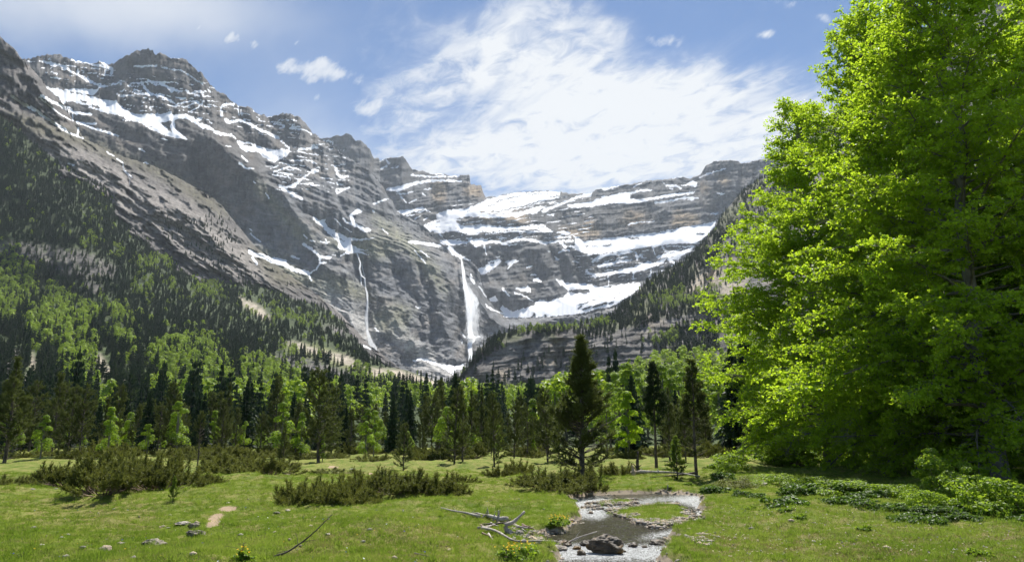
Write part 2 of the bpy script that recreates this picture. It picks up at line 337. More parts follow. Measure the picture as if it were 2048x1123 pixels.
ss_(T5, [20,640,345,800,340,900,345,1020,350],[26,190,440,300,440,420,410],[16,470,280,560,290,700,300,850,295],[16,880,300,1000,290],[10,700,265,830,270],[15,130,205,190,180],[12,235,200,320,188],[18,180,110,215,150],[10,110,125,150,115],[12,40,600,130,570,200,548],[8,300,490,400,490,490,460],[8,610,445,690,430],[13,440,590,520,555],[13,590,480,620,510],[10,340,520,410,590],[10,410,740,500,720],[10,530,710,620,670],[6,500,770,560,740],[6,600,780,640,765])
T6 = (820, 380, k_)
sp_(T6, [220,460,150,395,300,330,290,270,430,220,600,215,800,140,860,110,1000,70,1180,30,1684,10,1684,110,1500,190,1420,260,1300,270,1210,305,1100,300,900,310,640,295,530,320,510,350,600,400,750,405,830,390,960,405,1100,415,1300,400,1500,385,1610,475,1400,440,1180,440,1000,460,860,470,830,455,690,495,600,480,460,460,360,480],
 [330,560,450,555,640,575,640,600,430,625,350,600],[410,640,450,625,520,700,700,800,560,765,480,730],[650,560,800,540,1000,570,1090,600,1110,625,1000,600,900,590,740,640],[760,880,850,860,1000,790,1030,800,960,860,870,930,800,950],[1060,800,1160,780,1230,790,1150,830,1090,900,1110,840])
rs_(T6, [12,830,185,900,180,960,155],[12,960,135,1100,90,1250,65],[10,1290,45,1450,45,1560,35],[14,900,240,1000,240,1150,205,1300,180,1440,130],[12,930,270,1100,265,1200,235],[32,1160,240,1300,210,1400,175,1550,155],[8,1100,140,1310,100],[12,1165,150,1190,150],[22,1460,130,1684,110],[14,1550,75,1684,65],[14,1410,420,1510,415],[14,790,245,840,240],[10,870,260,910,270],[7,640,240,740,230],
 [8,700,575,760,570],[8,740,600,800,615],[8,870,560,1000,550],[14,305,355,330,345],[9,200,390,250,375],[7,295,405,340,408],[8,440,425,530,432],[9,540,450,560,465],[7,370,415,385,420],[8,570,435,590,440])
ss_(T6, [30,0,580,150,595,330,625],[24,1070,590,1200,560,1290,550,1400,570,1540,600],[8,1110,620,1200,605],[11,1170,540,1260,515],[8,850,495,1000,475,1180,460,1360,465],[7,1360,465,1600,465],[10,880,810,1000,775],[7,960,748,1000,745],[10,1320,865,1370,855],[11,1350,950,1415,950],[14,1390,1010,1430,995,1470,1025],[6,830,620,860,730],[10,890,635,900,650],[13,670,970,720,1050],[18,1640,750,1660,780],[22,1200,1100,1350,1110],[14,1035,1095,1050,1105],[8,1560,590,1684,570],[9,700,495,780,490],[7,640,540,700,540],[6,1000,540,1080,535],[7,480,640,490,690],[12,330,480,360,520])
T7 = (960, 360, k_)
sp_(T7, [980,275,1130,265,1230,250,1330,210,1500,165,1684,135,1684,265,1640,260,1540,260,1420,260,1300,290,1150,300,1100,310,980,305],[860,600,870,575,960,570,1020,585,1000,610,900,600],[970,740,1080,745,1110,770,1200,770,1320,780,1500,765,1684,720,1684,790,1500,805,1350,830,1220,830,1130,800,1060,765],[1150,700,1200,680,1400,665,1560,650,1684,635,1684,725,1500,760,1280,770,1200,760],[1190,1000,1260,1060,1350,1060,1500,1030,1600,1000,1684,980,1684,1020,1560,1040,1400,1075,1280,1085,1230,1060,1190,1030])
rs_(T7, [12,760,190,900,180],[34,910,190,1080,168],[22,690,240,800,230,900,205])
ss_(T7, [18,1000,230,1100,190,1240,170],[13,1390,110,1550,70],[13,1225,165,1245,155],[24,700,350,850,290,980,240],[8,1370,185,1440,190],[14,860,640,1020,640],[20,780,700,900,680,1040,680],[26,900,690,960,750],[13,1060,620,1130,700,1180,760],[15,880,820,940,785,1000,790],[13,845,860,870,890],[18,1260,910,1340,880,1380,850],[18,1330,960,1430,960,1560,910,1684,900],[8,1310,880,1450,830,1684,800],[6,1400,920,1500,890],[14,1040,910,1100,915],[12,760,385,820,395],[6,760,795,785,805]) 
rs_(T7, [13,1250,745,1340,740],[13,1390,735,1480,725],[12,620,540,740,530],[9,80,670,140,668],[12,870,615,1000,610],[6,880,662,1000,660])
T8 = (1150, 300, k_)
sp_(T8, [0,600,200,580,320,540,420,500,500,500,600,545,720,555,900,525,1050,490,1250,475,1350,465,1330,490,1220,500,1050,530,880,555,720,590,560,600,540,590,380,600,270,620,200,635,0,635],[1180,400,1260,380,1300,340,1370,370,1360,420,1290,395,1230,400],
 [0,965,60,1000,110,1040,250,1000,450,980,600,960,700,945,900,925,1100,890,1250,855,1450,830,1590,795,1560,870,1500,920,1420,990,1320,1030,1200,1020,980,1050,880,1070,720,1100,600,1123,0,1123])
ss_(T8, [18,500,490,650,480,740,450,850,450],[20,900,590,1000,580,1130,555,1270,530,1380,540],[12,1270,560,1330,555],[12,310,435,400,430,490,405],[20,1030,400,1130,400,1190,430],[6,980,350,1010,380],[8,1060,430,1100,440],[9,600,835,720,810,900,798],[9,1400,305,1540,250,1684,210],[16,0,530,70,515,160,490],[12,170,500,200,475],[13,1600,490,1670,490],[13,1530,715,1610,710],[6,1090,320,1200,303],[6,660,410,750,370])
rs_(T8, [20,520,960,640,950],[15,600,985,720,990],[15,120,1075,150,1075],[15,190,1080,250,1080],[18,320,1070,410,1060],[20,1380,940,1450,935],[8,1210,885,1250,885],[6,720,940,870,935],[6,910,930,1000,925],[6,1040,915,1100,905])
T9 = (1120, 440, k_)
sp_(T9, [70,290,180,290,300,325,480,325,650,300,850,270,1000,215,1150,200,1300,140,1430,150,1560,115,1680,40,1684,130,1600,210,1520,260,1250,265,1150,280,1060,300,1000,290,880,310,640,350,480,370,380,380,330,385,220,330],
 [1080,415,1180,370,1300,370,1500,300,1480,330,1400,380,1350,410,1230,410,1100,430],[290,550,340,600,440,600,560,580,700,550,820,525,900,490,990,455,1050,480,1150,440,1200,430,1160,480,1050,520,950,560,840,585,640,600,540,620,400,635,350,620,290,590],
 [0,665,60,700,200,715,300,710,420,745,560,750,700,715,840,705,910,705,880,760,850,800,700,900,620,950,500,985,420,990,300,1030,170,1060,0,1065])
rs_(T9, [20,1540,155,1620,150])
rp_(T9, [90,790,200,770,320,770,360,795,300,820,200,825,110,810])
rs_(T9, [13,205,945,330,920],[10,360,900,420,885],[16,200,990,240,965],[24,260,1000,350,970],[24,380,970,520,930],[16,550,935,600,915],[5,590,890,700,800],[8,370,1000,400,985],[13,80,735,130,745])
ss_(T9, [17,380,450,450,400,640,370],[24,430,520,550,490,700,455,740,460],[8,650,390,840,345],[6,640,430,760,410],[20,850,370,870,440],[18,860,400,920,410],[13,1040,300,1070,390],[13,1150,300,1180,350,1300,350,1400,380],[9,1190,290,1350,290],[11,1380,300,1500,290],[18,1220,430,1320,430,1350,420],[24,1220,440,1280,475],[9,825,590,822,665],[6,540,630,545,740],[11,1020,560,1020,610])
TA = (920, 500, k_)
sp_(TA, [480,745,510,715,440,655,480,625,600,690,690,655,740,650,840,610,850,580,900,550,960,570,1020,570,1060,540,1150,540,1220,480,1300,485,1480,455,1684,420,1684,640,1560,640,1500,670,1420,690,1290,720,1150,730,900,750,640,755,490,750],
 [1080,330,1150,340,1200,380,1330,380,1420,375,1500,410,1684,410,1684,440,1480,450,1380,430,1230,440,1200,430,1130,390],[640,440,660,420,740,440,760,380,800,470,700,460],[320,550,400,510,420,560,440,570,350,575])
rp_(TA, [812,742,835,680,850,742],[930,742,955,708,985,742]); rp_(T9, [90,790,200,770,320,770,360,795,300,820,200,825,110,810])
rs_(T9, [13,205,945,330,920],[10,360,900,420,885],[16,200,990,240,965],[24,260,1000,350,970],[24,380,970,520,930],[16,550,935,600,915])
ss_(TA, [11,480,440,560,520],[9,610,480,700,500,820,570],[20,830,330,910,350],[12,795,280,850,275],[11,755,190,800,185],[13,285,605,340,660,460,700,510,720],[20,150,340,160,370],[8,210,400,300,530],[11,350,130,450,110],[18,300,170,450,140],[26,215,225,330,215],[8,120,270,135,300],[7,225,370,240,380],[9,90,968,230,972],[8,20,920,60,980],[8,10,1000,30,1040]) 
rp_(TA, [1000,340,1085,345,1130,392,1195,432,1215,465,1160,530,1060,542,1000,560]); ss_(TA, [16,1082,332,1130,352,1190,388,1260,405])
TB = (680, 500, 4.32)
sp_(TB, [625,950,700,925,780,950,870,985,960,995,1000,1000,1070,980,1060,1020,980,1035,990,1085,930,1040,860,1000,800,990,760,960,690,950,640,965])
ss_(TB, [8,300,670,330,700],[14,200,820,260,850],[8,770,60,690,0],[7,640,0,740,110],[6,650,490,700,500])
# soft albedo regions: grass/bare scree/ochre stain/dark walls (wet streaks and shade)
def soft(polys, blur):
    im = np.zeros((1123, 2048), np.float32)
    for p in polys: fill(im, np.asarray(p, float).reshape(-1, 2), 1)
    return boxblur(im, blur)
def boxblur(im, r):
    for _ in range(2):
        for ax in (0, 1):
            k = 2 * r + 1; pad = [(0, 0), (0, 0)]; pad[ax] = (r + 1, r)
            c = np.cumsum(np.pad(im, pad, mode='edge'), axis=ax, dtype=np.float64)
            im = ((c[k:] - c[:-k]) if ax == 0 else (c[:, k:] - c[:, :-k])).astype(np.float32) / k
    return im
GRASSY = soft([[0,225,60,232,160,262,250,305,320,330,430,395,470,440,400,410,330,360,240,325,150,290,30,262,0,255],
  [480,490,540,500,600,540,640,560,700,560,760,600,720,600,640,575,560,570,500,540,460,520],[760,610,800,645,830,690,800,680,760,660,740,640],[780,600,830,620,810,650,790,640],
  [520,360,580,430,640,490,600,480,540,410,500,370],[640,480,760,470,800,500,760,520,680,500],[740,420,830,480,880,540,900,600,870,570,820,510,750,450],[640,540,700,560,690,600,640,600]], 9)
SCREE = soft([[30,265,150,300,260,350,400,420,500,500,480,560,400,520,300,460,180,380,60,300],[330,420,480,470,540,560,480,560,380,520],[817,733,830,722,930,745,925,770,850,760],
  [780,640,850,700,900,720,860,725,790,690],[640,560,720,620,760,680,730,690,660,610]], 10)
OCHRE = soft([[862,362,890,362,892,395,880,412,868,400],[928,370,965,375,968,395,930,390],[1250,420,1290,425,1288,445,1250,450],[1350,420,1400,430,1395,450,1340,455],[1170,440,1190,440,1190,470,1165,470],[1400,365,1418,370,1415,385,1402,382],
  [960,420,985,425,985,445,962,440],[1010,425,1050,425,1060,445,1010,445],[1120,455,1200,455,1200,475,1120,470],[1240,440,1290,438,1270,452,1235,452],[1440,350,1460,355,1458,372,1440,370]], 5)
SHADE_WET = soft([[1020,420,1130,410,1150,470,1110,480,1060,460],[1140,415,1330,405,1340,450,1250,470,1150,478],[350,270,420,290,470,350,520,440,470,430,400,370,340,320],[580,300,680,300,740,400,700,430,620,380],[780,430,850,460,870,490,820,480],
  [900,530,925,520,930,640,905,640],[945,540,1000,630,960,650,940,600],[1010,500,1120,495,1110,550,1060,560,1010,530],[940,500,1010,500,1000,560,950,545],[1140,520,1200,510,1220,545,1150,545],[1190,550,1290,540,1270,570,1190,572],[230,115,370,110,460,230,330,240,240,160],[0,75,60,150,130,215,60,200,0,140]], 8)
def samp(img, px, py):
    x = np.clip(px, 0, img.shape[1] - 1.001); y = np.clip(py, 0, img.shape[0] - 1.001)
    xi = x.astype(int); yi = y.astype(int); fx = x - xi; fy = y - yi
    return (img[yi, xi] * (1 - fx) + img[yi, xi + 1] * fx) * (1 - fy) + (img[yi + 1, xi] * (1 - fx) + img[yi + 1, xi + 1] * fx) * fy
# ---------------------------------------------------------------- landforms: lofted between ridge, ledge and foot lines at their own distances
def pl(*p):
    a = np.asarray(p, float).reshape(-1, 2); return a[np.argsort(a[:, 0], kind='stable')]
def pl3(*p):
    a = np.asarray(p, float).reshape(-1, 3); return a[np.argsort(a[:, 0], kind='stable')]
class Land:
    def __init__(s, x0, x1, dx, lines, dy, jag=0, jagf=.08):
        """lines: list of (xyD polyline); rows spaced dy px between them"""
        s.cols = np.arange(x0, x1 + dx, dx); nc = len(s.cols)
        ys, Ds = [], []
        for k, L in enumerate(lines):
            y = np.interp(s.cols, L[:, 0], L[:, 1]); D = np.exp(np.interp(s.cols, L[:, 0], np.log(L[:, 2])))
            if k == 0 and jag: y = y + jag * fbm(s.cols * jagf, s.cols * 0 + x0, 5, .65) * 2
            if k: y = np.maximum(y, ys[-1] + .5)
            ys.append(y); Ds.append(D)
        py, dd = [], []
        for k in range(len(lines) - 1):
            n = max(2, int(round(np.median(ys[k + 1] - ys[k]) / dy)))
            t_ = (np.arange(n) / n)[:, None]
            py.append(ys[k] * (1 - t_) + ys[k + 1] * t_); dd.append(np.exp(np.log(Ds[k]) * (1 - t_) + np.log(Ds[k + 1]) * t_))
        py.append(ys[-1][None]); dd.append(Ds[-1][None])
        s.py = np.concatenate(py); s.D = np.concatenate(dd); s.px = np.broadcast_to(s.cols, s.py.shape).copy()
        s.nr, s.nc = s.py.shape; s.t = np.linspace(0, 1, s.nr)[:, None] * np.ones((1, s.nc))
        # smooth creases between the lines
        D = s.D
        for _ in range(6): D[1:-1] = (D[:-2] + 2 * D[1:-1] + D[2:]) / 4
        s.D = D
    def uv(s, D0): return s.px / F * D0, s.py / F * D0
    def done(s): s.P = W(s.px, s.py, s.D); return s
    def back(s, dy, dz):
        """the far side of the ridge"""
        s.bk = [s.P[:1] + np.array([0, dy * k, -dz * k]) for k in (1.0, .35)]
    def mesh(s, name, mat):
        Pm = np.concatenate(getattr(s, 'bk', []) + [s.P]); s.nb = len(getattr(s, 'bk', []))
        me = mesh(name, Pm.reshape(-1, 3), grid_faces(s.nr + s.nb, s.nc)[:, ::-1], mat, smooth=True); return me
    def at(s, px, py):
        """position on the land at the column px nearest row py (only for finding places)"""
        j = int(np.clip(round((px - s.cols[0]) / (s.cols[1] - s.cols[0])), 0, s.nc - 1)); i = int(np.argmin(np.abs(s.py[:, j] - py)))
        return s.P[i, j]
def ledges(px, py, k_snow, win, k_dark=0.0):
    """flat ledges where snow lies, steep faces where the dark walls are: extra depth (m), no net drift"""
    s = boxblur(SNOW, 2); d = SHADE_WET
    f = k_snow * s - k_dark * d
    I = np.cumsum(f[::-1], axis=0)[::-1]                 # grows upward
    lo = I.copy()
    for _ in range(2):
        k = 2 * win + 1; c = np.cumsum(np.pad(lo, ((win + 1, win), (0, 0)), mode='edge'), axis=0); lo = (c[k:] - c[:-k]) / k
    H = (I - lo).astype(np.float32)
    for _ in range(2):
        k = 5; c = np.cumsum(np.pad(H, ((0, 0), (3, 2)), mode='edge'), axis=1); H = (c[:, k:] - c[:, :-k]) / k
    return samp(H, px, py)
def crease(px, py, lines):
    """ridges (+, towards the viewer) and gullies (-) along given lines: (amp m, width px, points...)"""
    out = np.zeros_like(px); wx = 16 * fbm(px / 34, py / 34, 5, .6); wy = 16 * fbm(px / 34 + 9, py / 34 + 3, 5, .6); px = px + wx; py = py + wy
    for amp, wd, *p in lines:
        P = np.asarray(p, float).reshape(-1, 2); d = np.full(px.shape, 1e9)
        for i in range(len(P) - 1):
            a, b = P[i], P[i + 1]; ab = b - a; L = (ab ** 2).sum()
            t_ = np.clip(((px - a[0]) * ab[0] + (py - a[1]) * ab[1]) / L, 0, 1)
            d = np.minimum(d, np.hypot(px - a[0] - t_ * ab[0], py - a[1] - t_ * ab[1]))
        out += amp * np.exp(-d / wd)
    return out
def settle(L, sn, kmin=.35, ksnow=2.6):
    """no overhangs: rising rock leans back at least a little, snow lies on gentler ground"""
    D = L.D; st = (L.py[1:] - L.py[:-1])
    for i in range(L.nr - 2, -1, -1):
        D[i] = np.maximum(D[i], D[i + 1] + st[i] * (kmin + (ksnow - kmin) * sn[i]))
    c = D.copy()
    for _ in range(2):
        c = (np.pad(c, ((0, 0), (1, 1)), mode='edge')[:, :-2] + 2 * c + np.pad(c, ((0, 0), (1, 1)), mode='edge')[:, 2:]) / 4
    L.D = c
def saw(x, r=.75):
    f = x - np.floor(x); return np.where(f < r, f / r, (1 - f) / (1 - r))

# --- B: the great cirque and the blocks beyond
top = pl3(500,300,4200, 600,290,4200, 640,276,4200, 658,276,4200, 672.6,270,4200, 681,272.6,4200, 692,267,4200, 700,268,4200, 710,281,4200, 723,281,4200, 739,297,4200, 748,316,4250, 756,316,4300, 760,321,4300, 781,315,4300, 792,315,4300, 806,312.5,4300, 811,318,4300, 816,326.7,4300, 825,339,4350, 847,342,4400, 861,348,4400, 888,346.7,4400, 900,351.7,4400, 939,349,4350, 940.4,367.7,4300, 962,370.4,4300, 966,383.7,4300, 971,394.4,4400, 984,391.7,4400, 991,394,4400, 1007,389,4400, 1032,384.6,4400, 1056,383,4400, 1092,381,4400, 1131,385,4400, 1138,387.6,4400, 1177,386.7,4400, 1185,385.5,4350, 1192,378,4350, 1203,378,4350, 1239,371,4300, 1282,364,4300, 1303,359.7,4300, 1328,358.8,4250, 1364,353.4,4200, 1380,357,4150, 1403,347,4100, 1405,341,4000, 1413,330,4000, 1428,323,3950, 1450,320,3950, 1476,322,3900, 1483,327,3900, 1569,308.5,3700, 1576,309,3600, 1700,285,3400)
l1 = pl3(500,440,3900, 740,440,3850, 860,440,3850, 960,420,3800, 1060,450,3750, 1150,475,3700, 1300,470,3700, 1440,440,3600, 1700,420,3300)
l2 = pl3(500,560,3500, 860,500,3500, 960,520,3400, 1100,540,3450, 1200,560,3400, 1300,560,3400, 1420,520,3300, 1700,480,3100)
l3 = pl3(500,660,3200, 900,640,3200, 960,600,3150, 1010,635,3000, 1170,630,3000, 1240,600,3050, 1330,570,3050, 1700,560,2900)
l4 = pl3(500,760,3100, 900,760,3050, 1100,720,2900, 1700,700,2850)
B = Land(560, 1690, 1.6, [top, l1, l2, l3, l4], 1.5, jag=2.2, jagf=.12)
u_, v_ = B.uv(3800.); topfade = 1.0
rel = ridged(u_ / 420, v_ / 420, 6, .58); fine = ridged(u_ / 95 + 7, v_ / 130, 6, .62)
vb = v_ + .12 * (u_ - 2600) + 26 * fbm(u_ / 300, v_ / 200, 3); bed = .5 + 1.6 * fbm(u_ / 700, vb / 26, 5, .7); col_ = ridged(u_ / 26, v_ / 160 + 3, 4, .6)
sn = samp(boxblur(SNOW, 4), B.px, B.py); rock = 1 - .9 * ss(.3, .95, sn); rel -= rel.mean(); fine -= fine.mean(); bed -= bed.mean(); col_ -= col_.mean()
led = ledges(B.px, B.py, 5.2, 26, 2.6)
cr = crease(B.px, B.py, [(150,22, 970,545,985,600,1000,630), (130,26,1020,540,1010,600,1040,640), (-120,16, 1000,530,960,560), (120,20,1075,500,1110,560,1130,620), (120,16,1130,520,1150,560,1165,610),(130,16,1170,520,1195,560,1205,585), (-110,12,1098,490,1125,540,1140,590), (-70,10,1150,520,1158,570,1165,600),
   (90,14,1128,500,1150,480,1165,490), (-120,12,1130,440,1133,480), (-90,14,1005,520,1020,560), (120,30,900,360,900,430), (-70,10,868,390,872,425), (60,8,940,352,940,395), (120,30,700,270,715,330,730,400), (110,30,806,315,800,380)])
B.D = B.D + led - cr * topfade - (rel * 60 * rock + fine * 44 * rock) * topfade - (bed * 30 + col_ * 15) * rock * topfade - fbm(u_ / 60, v_ / 60, 4) * 10
settle(B, ss(.3, .8, samp(boxblur(SNOW, 1), B.px, B.py)), .3, 3.4); B.D -= fbm(B.px / 5, B.py / 5, 4, .6) * 9 * rock; B.done()

# --- A: the long broken mountain wall on the left and the waterfall wall
top = pl3(-200,150,2500, 0,130,2500, 44,117,2500, 60,118,2500, 76,112,2500, 96,109,2550, 121,110,2600, 135,116,2600, 153,121.5,2650, 178,127,2650, 190,127.7,2650, 199,121.5,2650, 208,125,2650, 216,129.5,2650, 230,126,2650, 238,118.8,2650, 253,111.7,2650, 262,107,2650, 274,101.4,2650, 296,97.8,2650, 305,101,2650, 310,108.5,2650, 324,106.7,2650, 335,112,2650, 342,117.4,2650, 365,115.6,2650, 376,122.8,2660, 387,135,2670, 403,146,2680, 413,158.4,2700, 424,172.6,2720, 435,183.3,2740, 449,186.9,2750, 460,199.4,2750, 478,211.8,2750, 497,213,2750, 507,221,2750, 514,226,2750, 539,233.4,2800, 551,231.7,2800, 565,225.4,2800, 585,229,2800, 601,235,2800, 612,247.7,2800, 621,258.4,2850, 624,267,2850, 633,269,2850, 638,276,2850, 647,283,2850, 672,297.6,2850, 688,311.8,2850, 712,324,2850, 740,343,2850, 754,359,2850, 767,375,2850, 775,391,2850, 784,400,2850, 791,417.6,2850, 807,430,2850, 825,439,2850, 845,449.6,2830, 857,462,2800, 872,476,2750, 893,494,2700, 909,508,2680, 921,515.4,2680, 944,522.5,2660, 955,535,2640, 962,555,2600, 973,594,2560, 988,612,2500, 1003,626.5,2460, 1009,633.6,2440, 1034,635,2430, 1100,633,2430, 1170,630,2400, 1230,614,2400, 1300,590,2400)
l1 = pl3(-200,240,2200, 0,230,2200, 150,250,2250, 300,260,2400, 420,290,2450, 500,330,2450, 600,370,2500, 700,430,2550, 760,470,2600, 830,500,2640, 880,530,2640, 940,570,2600, 970,610,2540, 1010,650,2440, 1300,610,2390)
l2 = pl3(-200,400,2000, 0,400,2000, 200,420,2050, 350,440,2150, 430,440,2200, 560,500,2250, 640,540,2300, 700,570,2350, 800,600,2380, 900,640,2400, 950,660,2400, 1010,690,2380, 1300,660,2380)
l3 = pl3(-200,700,1800, 300,700,1800, 600,700,1900, 760,715,2030, 830,730,2100, 930,730,2150, 1010,740,2200, 1300,720,2370)
l4 = pl3(-200,820,1700, 600,820,1750, 830,780,1900, 930,775,1950, 1010,790,2100, 1300,760,2360)
A = Land(-140, 1290, 1.7, [top, l1, l2, l3, l4], 1.6, jag=3.4, jagf=.13)
u_, v_ = A.uv(2500.); tf = 1.0
wq = 40 * fbm(u_ / 150, v_ / 150 + 4, 4); tx = u_ + .55 * v_ + wq; ty = v_ - .35 * u_ + wq * .6      # the beds dip to the right
rel = ridged(tx / 330, ty / 300 + 2, 6, .6); fine = ridged(tx / 75, ty / 70 + 9, 6, .62)
slab = samp(boxblur(np.maximum(GRASSY, SCREE), 6), A.px, A.py)
bed = .5 + 1.6 * fbm(tx / 500, ty / 20, 5, .7)
wall = ss(660, 720, A.px) * ss(490, 540, A.py) * (1 - ss(990, 1020, A.px))
colm = ridged((u_ + wq) / 85 + 3, v_ / 230, 6, .62)
sn = samp(boxblur(SNOW, 4), A.px, A.py); rock = 1 - .9 * ss(.3, .95, sn); rel -= rel.mean(); fine -= fine.mean(); bed -= bed.mean(); colm -= colm.mean()
led = ledges(A.px, A.py, 3.6, 34, .8)
cr = crease(A.px, A.py, [(130,22, 262,105,255,140,245,175,230,200), (90,16,310,110,300,150), (80,14,345,118,345,150), (-80,10,262,130,285,165), (90,16,330,150,345,175), (90,14,285,200,290,228), (90,14,320,205,345,225), (130,40,400,155,430,240,420,300), (150,34,365,280,430,290,470,330,520,400), (-110,12,395,320,400,370,430,400), (120,18,500,225,520,260,560,300), (-90,10,470,285,520,300,540,340),
   (110,18,565,228,600,260,625,290), (130,22,440,290,480,320,560,380,600,440,640,520,680,560), (-130,14,545,360,600,410,630,440,690,500,720,545), (130,26,640,280,660,350,670,420,720,470), (-110,10,672,320,676,400,700,440), (130,24,740,345,760,400,820,470,870,540,880,600), (-90,10,770,500,800,560,830,600), (110,18,820,520,850,600,850,700),
   (-120,12,905,520,920,600,915,680), (110,10,895,520,900,580,885,640), (120,12,955,540,960,600,990,650), (-90,10,840,520,845,600,840,680), (100,14,870,600,895,680,905,720), (-110,12,722,510,735,600,738,680,750,710), (90,14,690,540,700,620,710,680), (100,16,770,600,790,640,830,700), (-70,10,862,580,866,650,868,700), (70,10,820,580,825,640,820,690), (60,12,120,115,200,150,250,180), (60,10,60,140,160,170,230,190), (-60,8,230,140,240,165)])
A.D = A.D + led + 230 * ss(.28, 0, A.t) - cr * .62 - (rel * 50 * (1 - .5 * wall) + fine * 34) * rock * tf * (1 - .45 * slab) - (bed * 30 * (1 - .6 * wall) + colm * 30 * wall + ridged(u_ / 20 + 8, v_ / 90, 5, .65) * 13 * (wall + .35)) * rock * tf - fbm(u_ / 45, v_ / 45, 5, .6) * 12 * rock
settle(A, ss(.3, .8, samp(boxblur(SNOW, 1), A.px, A.py)), .45, 2.6); A.D -= fbm(A.px / 5, A.py / 5, 4, .6) * 7 * rock; A.done()

# --- N: the near bare slab below it
top = pl3(-260,-160,1500, -150,-60,1500, 0,72,1500, 10,83,1500, 29,97,1520, 41,115,1540, 71,145,1560, 100,181,1580, 132,212,1600, 150,250,1620, 166,276,1640, 192,288,1650, 214,303,1660, 249,314,1680, 310,333,1700, 356,355,1720, 420,392,1740, 445,412,1750, 475,450,1750, 510,492,1750, 560,535,1740, 620,578,1730, 680,625,1700, 740,690,1680, 820,750,1650)
mid = pl3(-260,240,1330, 0,250,1330, 120,290,1380, 250,360,1450, 400,450,1500, 500,540,1530, 620,620,1550, 740,720,1560, 820,770,1560)
bot = pl3(-260,560,1000, 0,560,1050, 300,600,1200, 500,660,1350, 700,740,1450, 820,800,1500)
N = Land(-240, 800, 2.0, [top, mid, bot], 2.0, jag=1.8, jagf=.09)
u_, v_ = N.uv(1600.); tf = 1.0
tx = u_ + .9 * v_; ty = v_ - .62 * u_
N.D = N.D - ridged(tx / 170, ty / 50, 6, .6) * 40 * tf - ridged(tx / 60 + 5, ty / 16, 5, .65) * 17 * tf - fbm(tx / 300, ty / 12 + 9, 5, .7) * 14 - fbm(u_ / 30, v_ / 30, 4, .6) * 7 + saw((ty + 10 * fbm(u_ / 90, v_ / 90, 3)) / 16, .8) * 4 \
   - crease(N.px, N.py, [(40,14,20,90,60,150,110,215), (-35,8,21,190,60,215,100,245,160,275), (30,16,300,400,400,440,460,520), (-40,10,250,350,262,385,270,400), (28,10,270,400,330,420)]) * tf
N.done()

# --- C: wooded valley side, left to centre, running down to the meadow
L0 = pl3(-300,40,1150, 0,232,1300, 23,248,1300, 41,263,1300, 53,276,1300, 71,291,1310, 85,302,1320, 107,316,1330, 125,330,1340, 153,345,1350, 178,358,1360, 196,368,1370, 221,386,1380, 236,420,1380, 280,452,1400, 320,488,1420, 380,532,1450, 420,548,1480, 473,556,1500, 513,570,1500, 541,580,1500, 593,600,1500, 641,612,1480, 677,636,1450, 689,648,1430, 699,668,1400, 715,684,1380, 729,702,1350, 738,713,1330, 758,722,1280, 770,731,1250, 814,740,1150, 850,753,1080, 882,767,1000, 911,776,940, 1000,783,860, 1120,786,820, 1200,800,800, 1300,805,780)
L1 = pl3(-300,400,1080, 0,480,1050, 250,560,1050, 430,625,1080, 600,682,950, 700,706,920, 800,752,850, 900,784,800, 1000,792,760, 1300,812,700)
L2 = pl3(-300,540,980, 0,575,980, 250,610,960, 430,665,930, 600,748,780, 700,772,770, 800,778,740, 900,790,690, 1000,799,640, 1300,820,600)
L3 = pl3(-300,740,480, 0,740,480, 300,760,500, 600,792,480, 800,803,470, 1000,814,440, 1300,830,400)
L4 = pl3(-300,840,220, 0,842,220, 1300,858,210)
L5 = pl3(-300,894,105, 1300,894,105); L6 = pl3(-300,960,98, 1300,960,98)
C = Land(-280, 1280, 4, [L0, L1, L2, L3, L4, L5, L6], 3.4)
u_, v_ = C.uv(900.)
cliffC = soft([[0,484,60,484,180,505,235,535,225,556,180,560,120,548,60,520,0,510], [170,560,215,575,190,590,160,580], [510,705,600,712,700,742,725,765,650,768,570,745], [10,700,40,700,50,740,30,770,10,760], [640,650,690,655,696,676,660,668]], 4)
cc = samp(cliffC, C.px, C.py)
C.D = C.D + C.D * .03 * fbm(C.px / 90, C.py / 60, 4) * ss(0, .1, C.t) * ss(0, .1, 1 - C.t) - ridged(u_ / 18, v_ / 30, 4) * 9 * cc - (.5 + 2 * fbm(u_ / 90, v_ / 7, 4, .7)) * 7 * cc
C.done()

# --- E: the banded cliff and mountainside on the right
L0 = pl3(880,790,880, 895,772,890, 905,764,900, 911,758,905, 930,741,915, 946,717,925, 967,690,940, 988,677,950, 1002,669,960, 1027,660,975, 1062,656,990, 1098,655,1000, 1134,653,1010, 1170,647,1030, 1182,643,1040, 1220,632,1080, 1244,611,1120, 1273,590,1160, 1284,574,1180, 1303,556,1220, 1334,540,1280, 1369,521,1330, 1387,503,1360, 1405,488,1400, 1415,476,1420, 1431,457,1450, 1438,440,1470, 1447,426,1500, 1460,411,1520, 1472,396,1550, 1487,379,1580, 1504,369,1610, 1522,355,1640, 1533,348,1650, 1558,332,1680, 1576,317,1700, 1585,303,1710, 1595,291,1720, 1750,150,1750, 2048,-90,1700, 2450,-320,1600)
L1 = pl3(880,800,870, 930,755,900, 980,692,930, 1013,684,940, 1050,676,950, 1115,674,960, 1168,676,970, 1240,660,980, 1310,630,1020, 1350,622,1040, 1435,612,1060, 1500,560,1150, 1600,520,1200, 1800,420,1200, 2450,200,1100)
L2 = pl3(880,810,860, 930,772,880, 1000,768,880, 1100,766,890, 1196,750,890, 1292,722,900, 1364,690,930, 1417,705,930, 1500,690,940, 1600,640,960, 1800,560,950, 2450,400,900)
L3 = pl3(880,860,800, 1100,820,780, 1300,800,780, 1600,780,780, 2450,600,700)
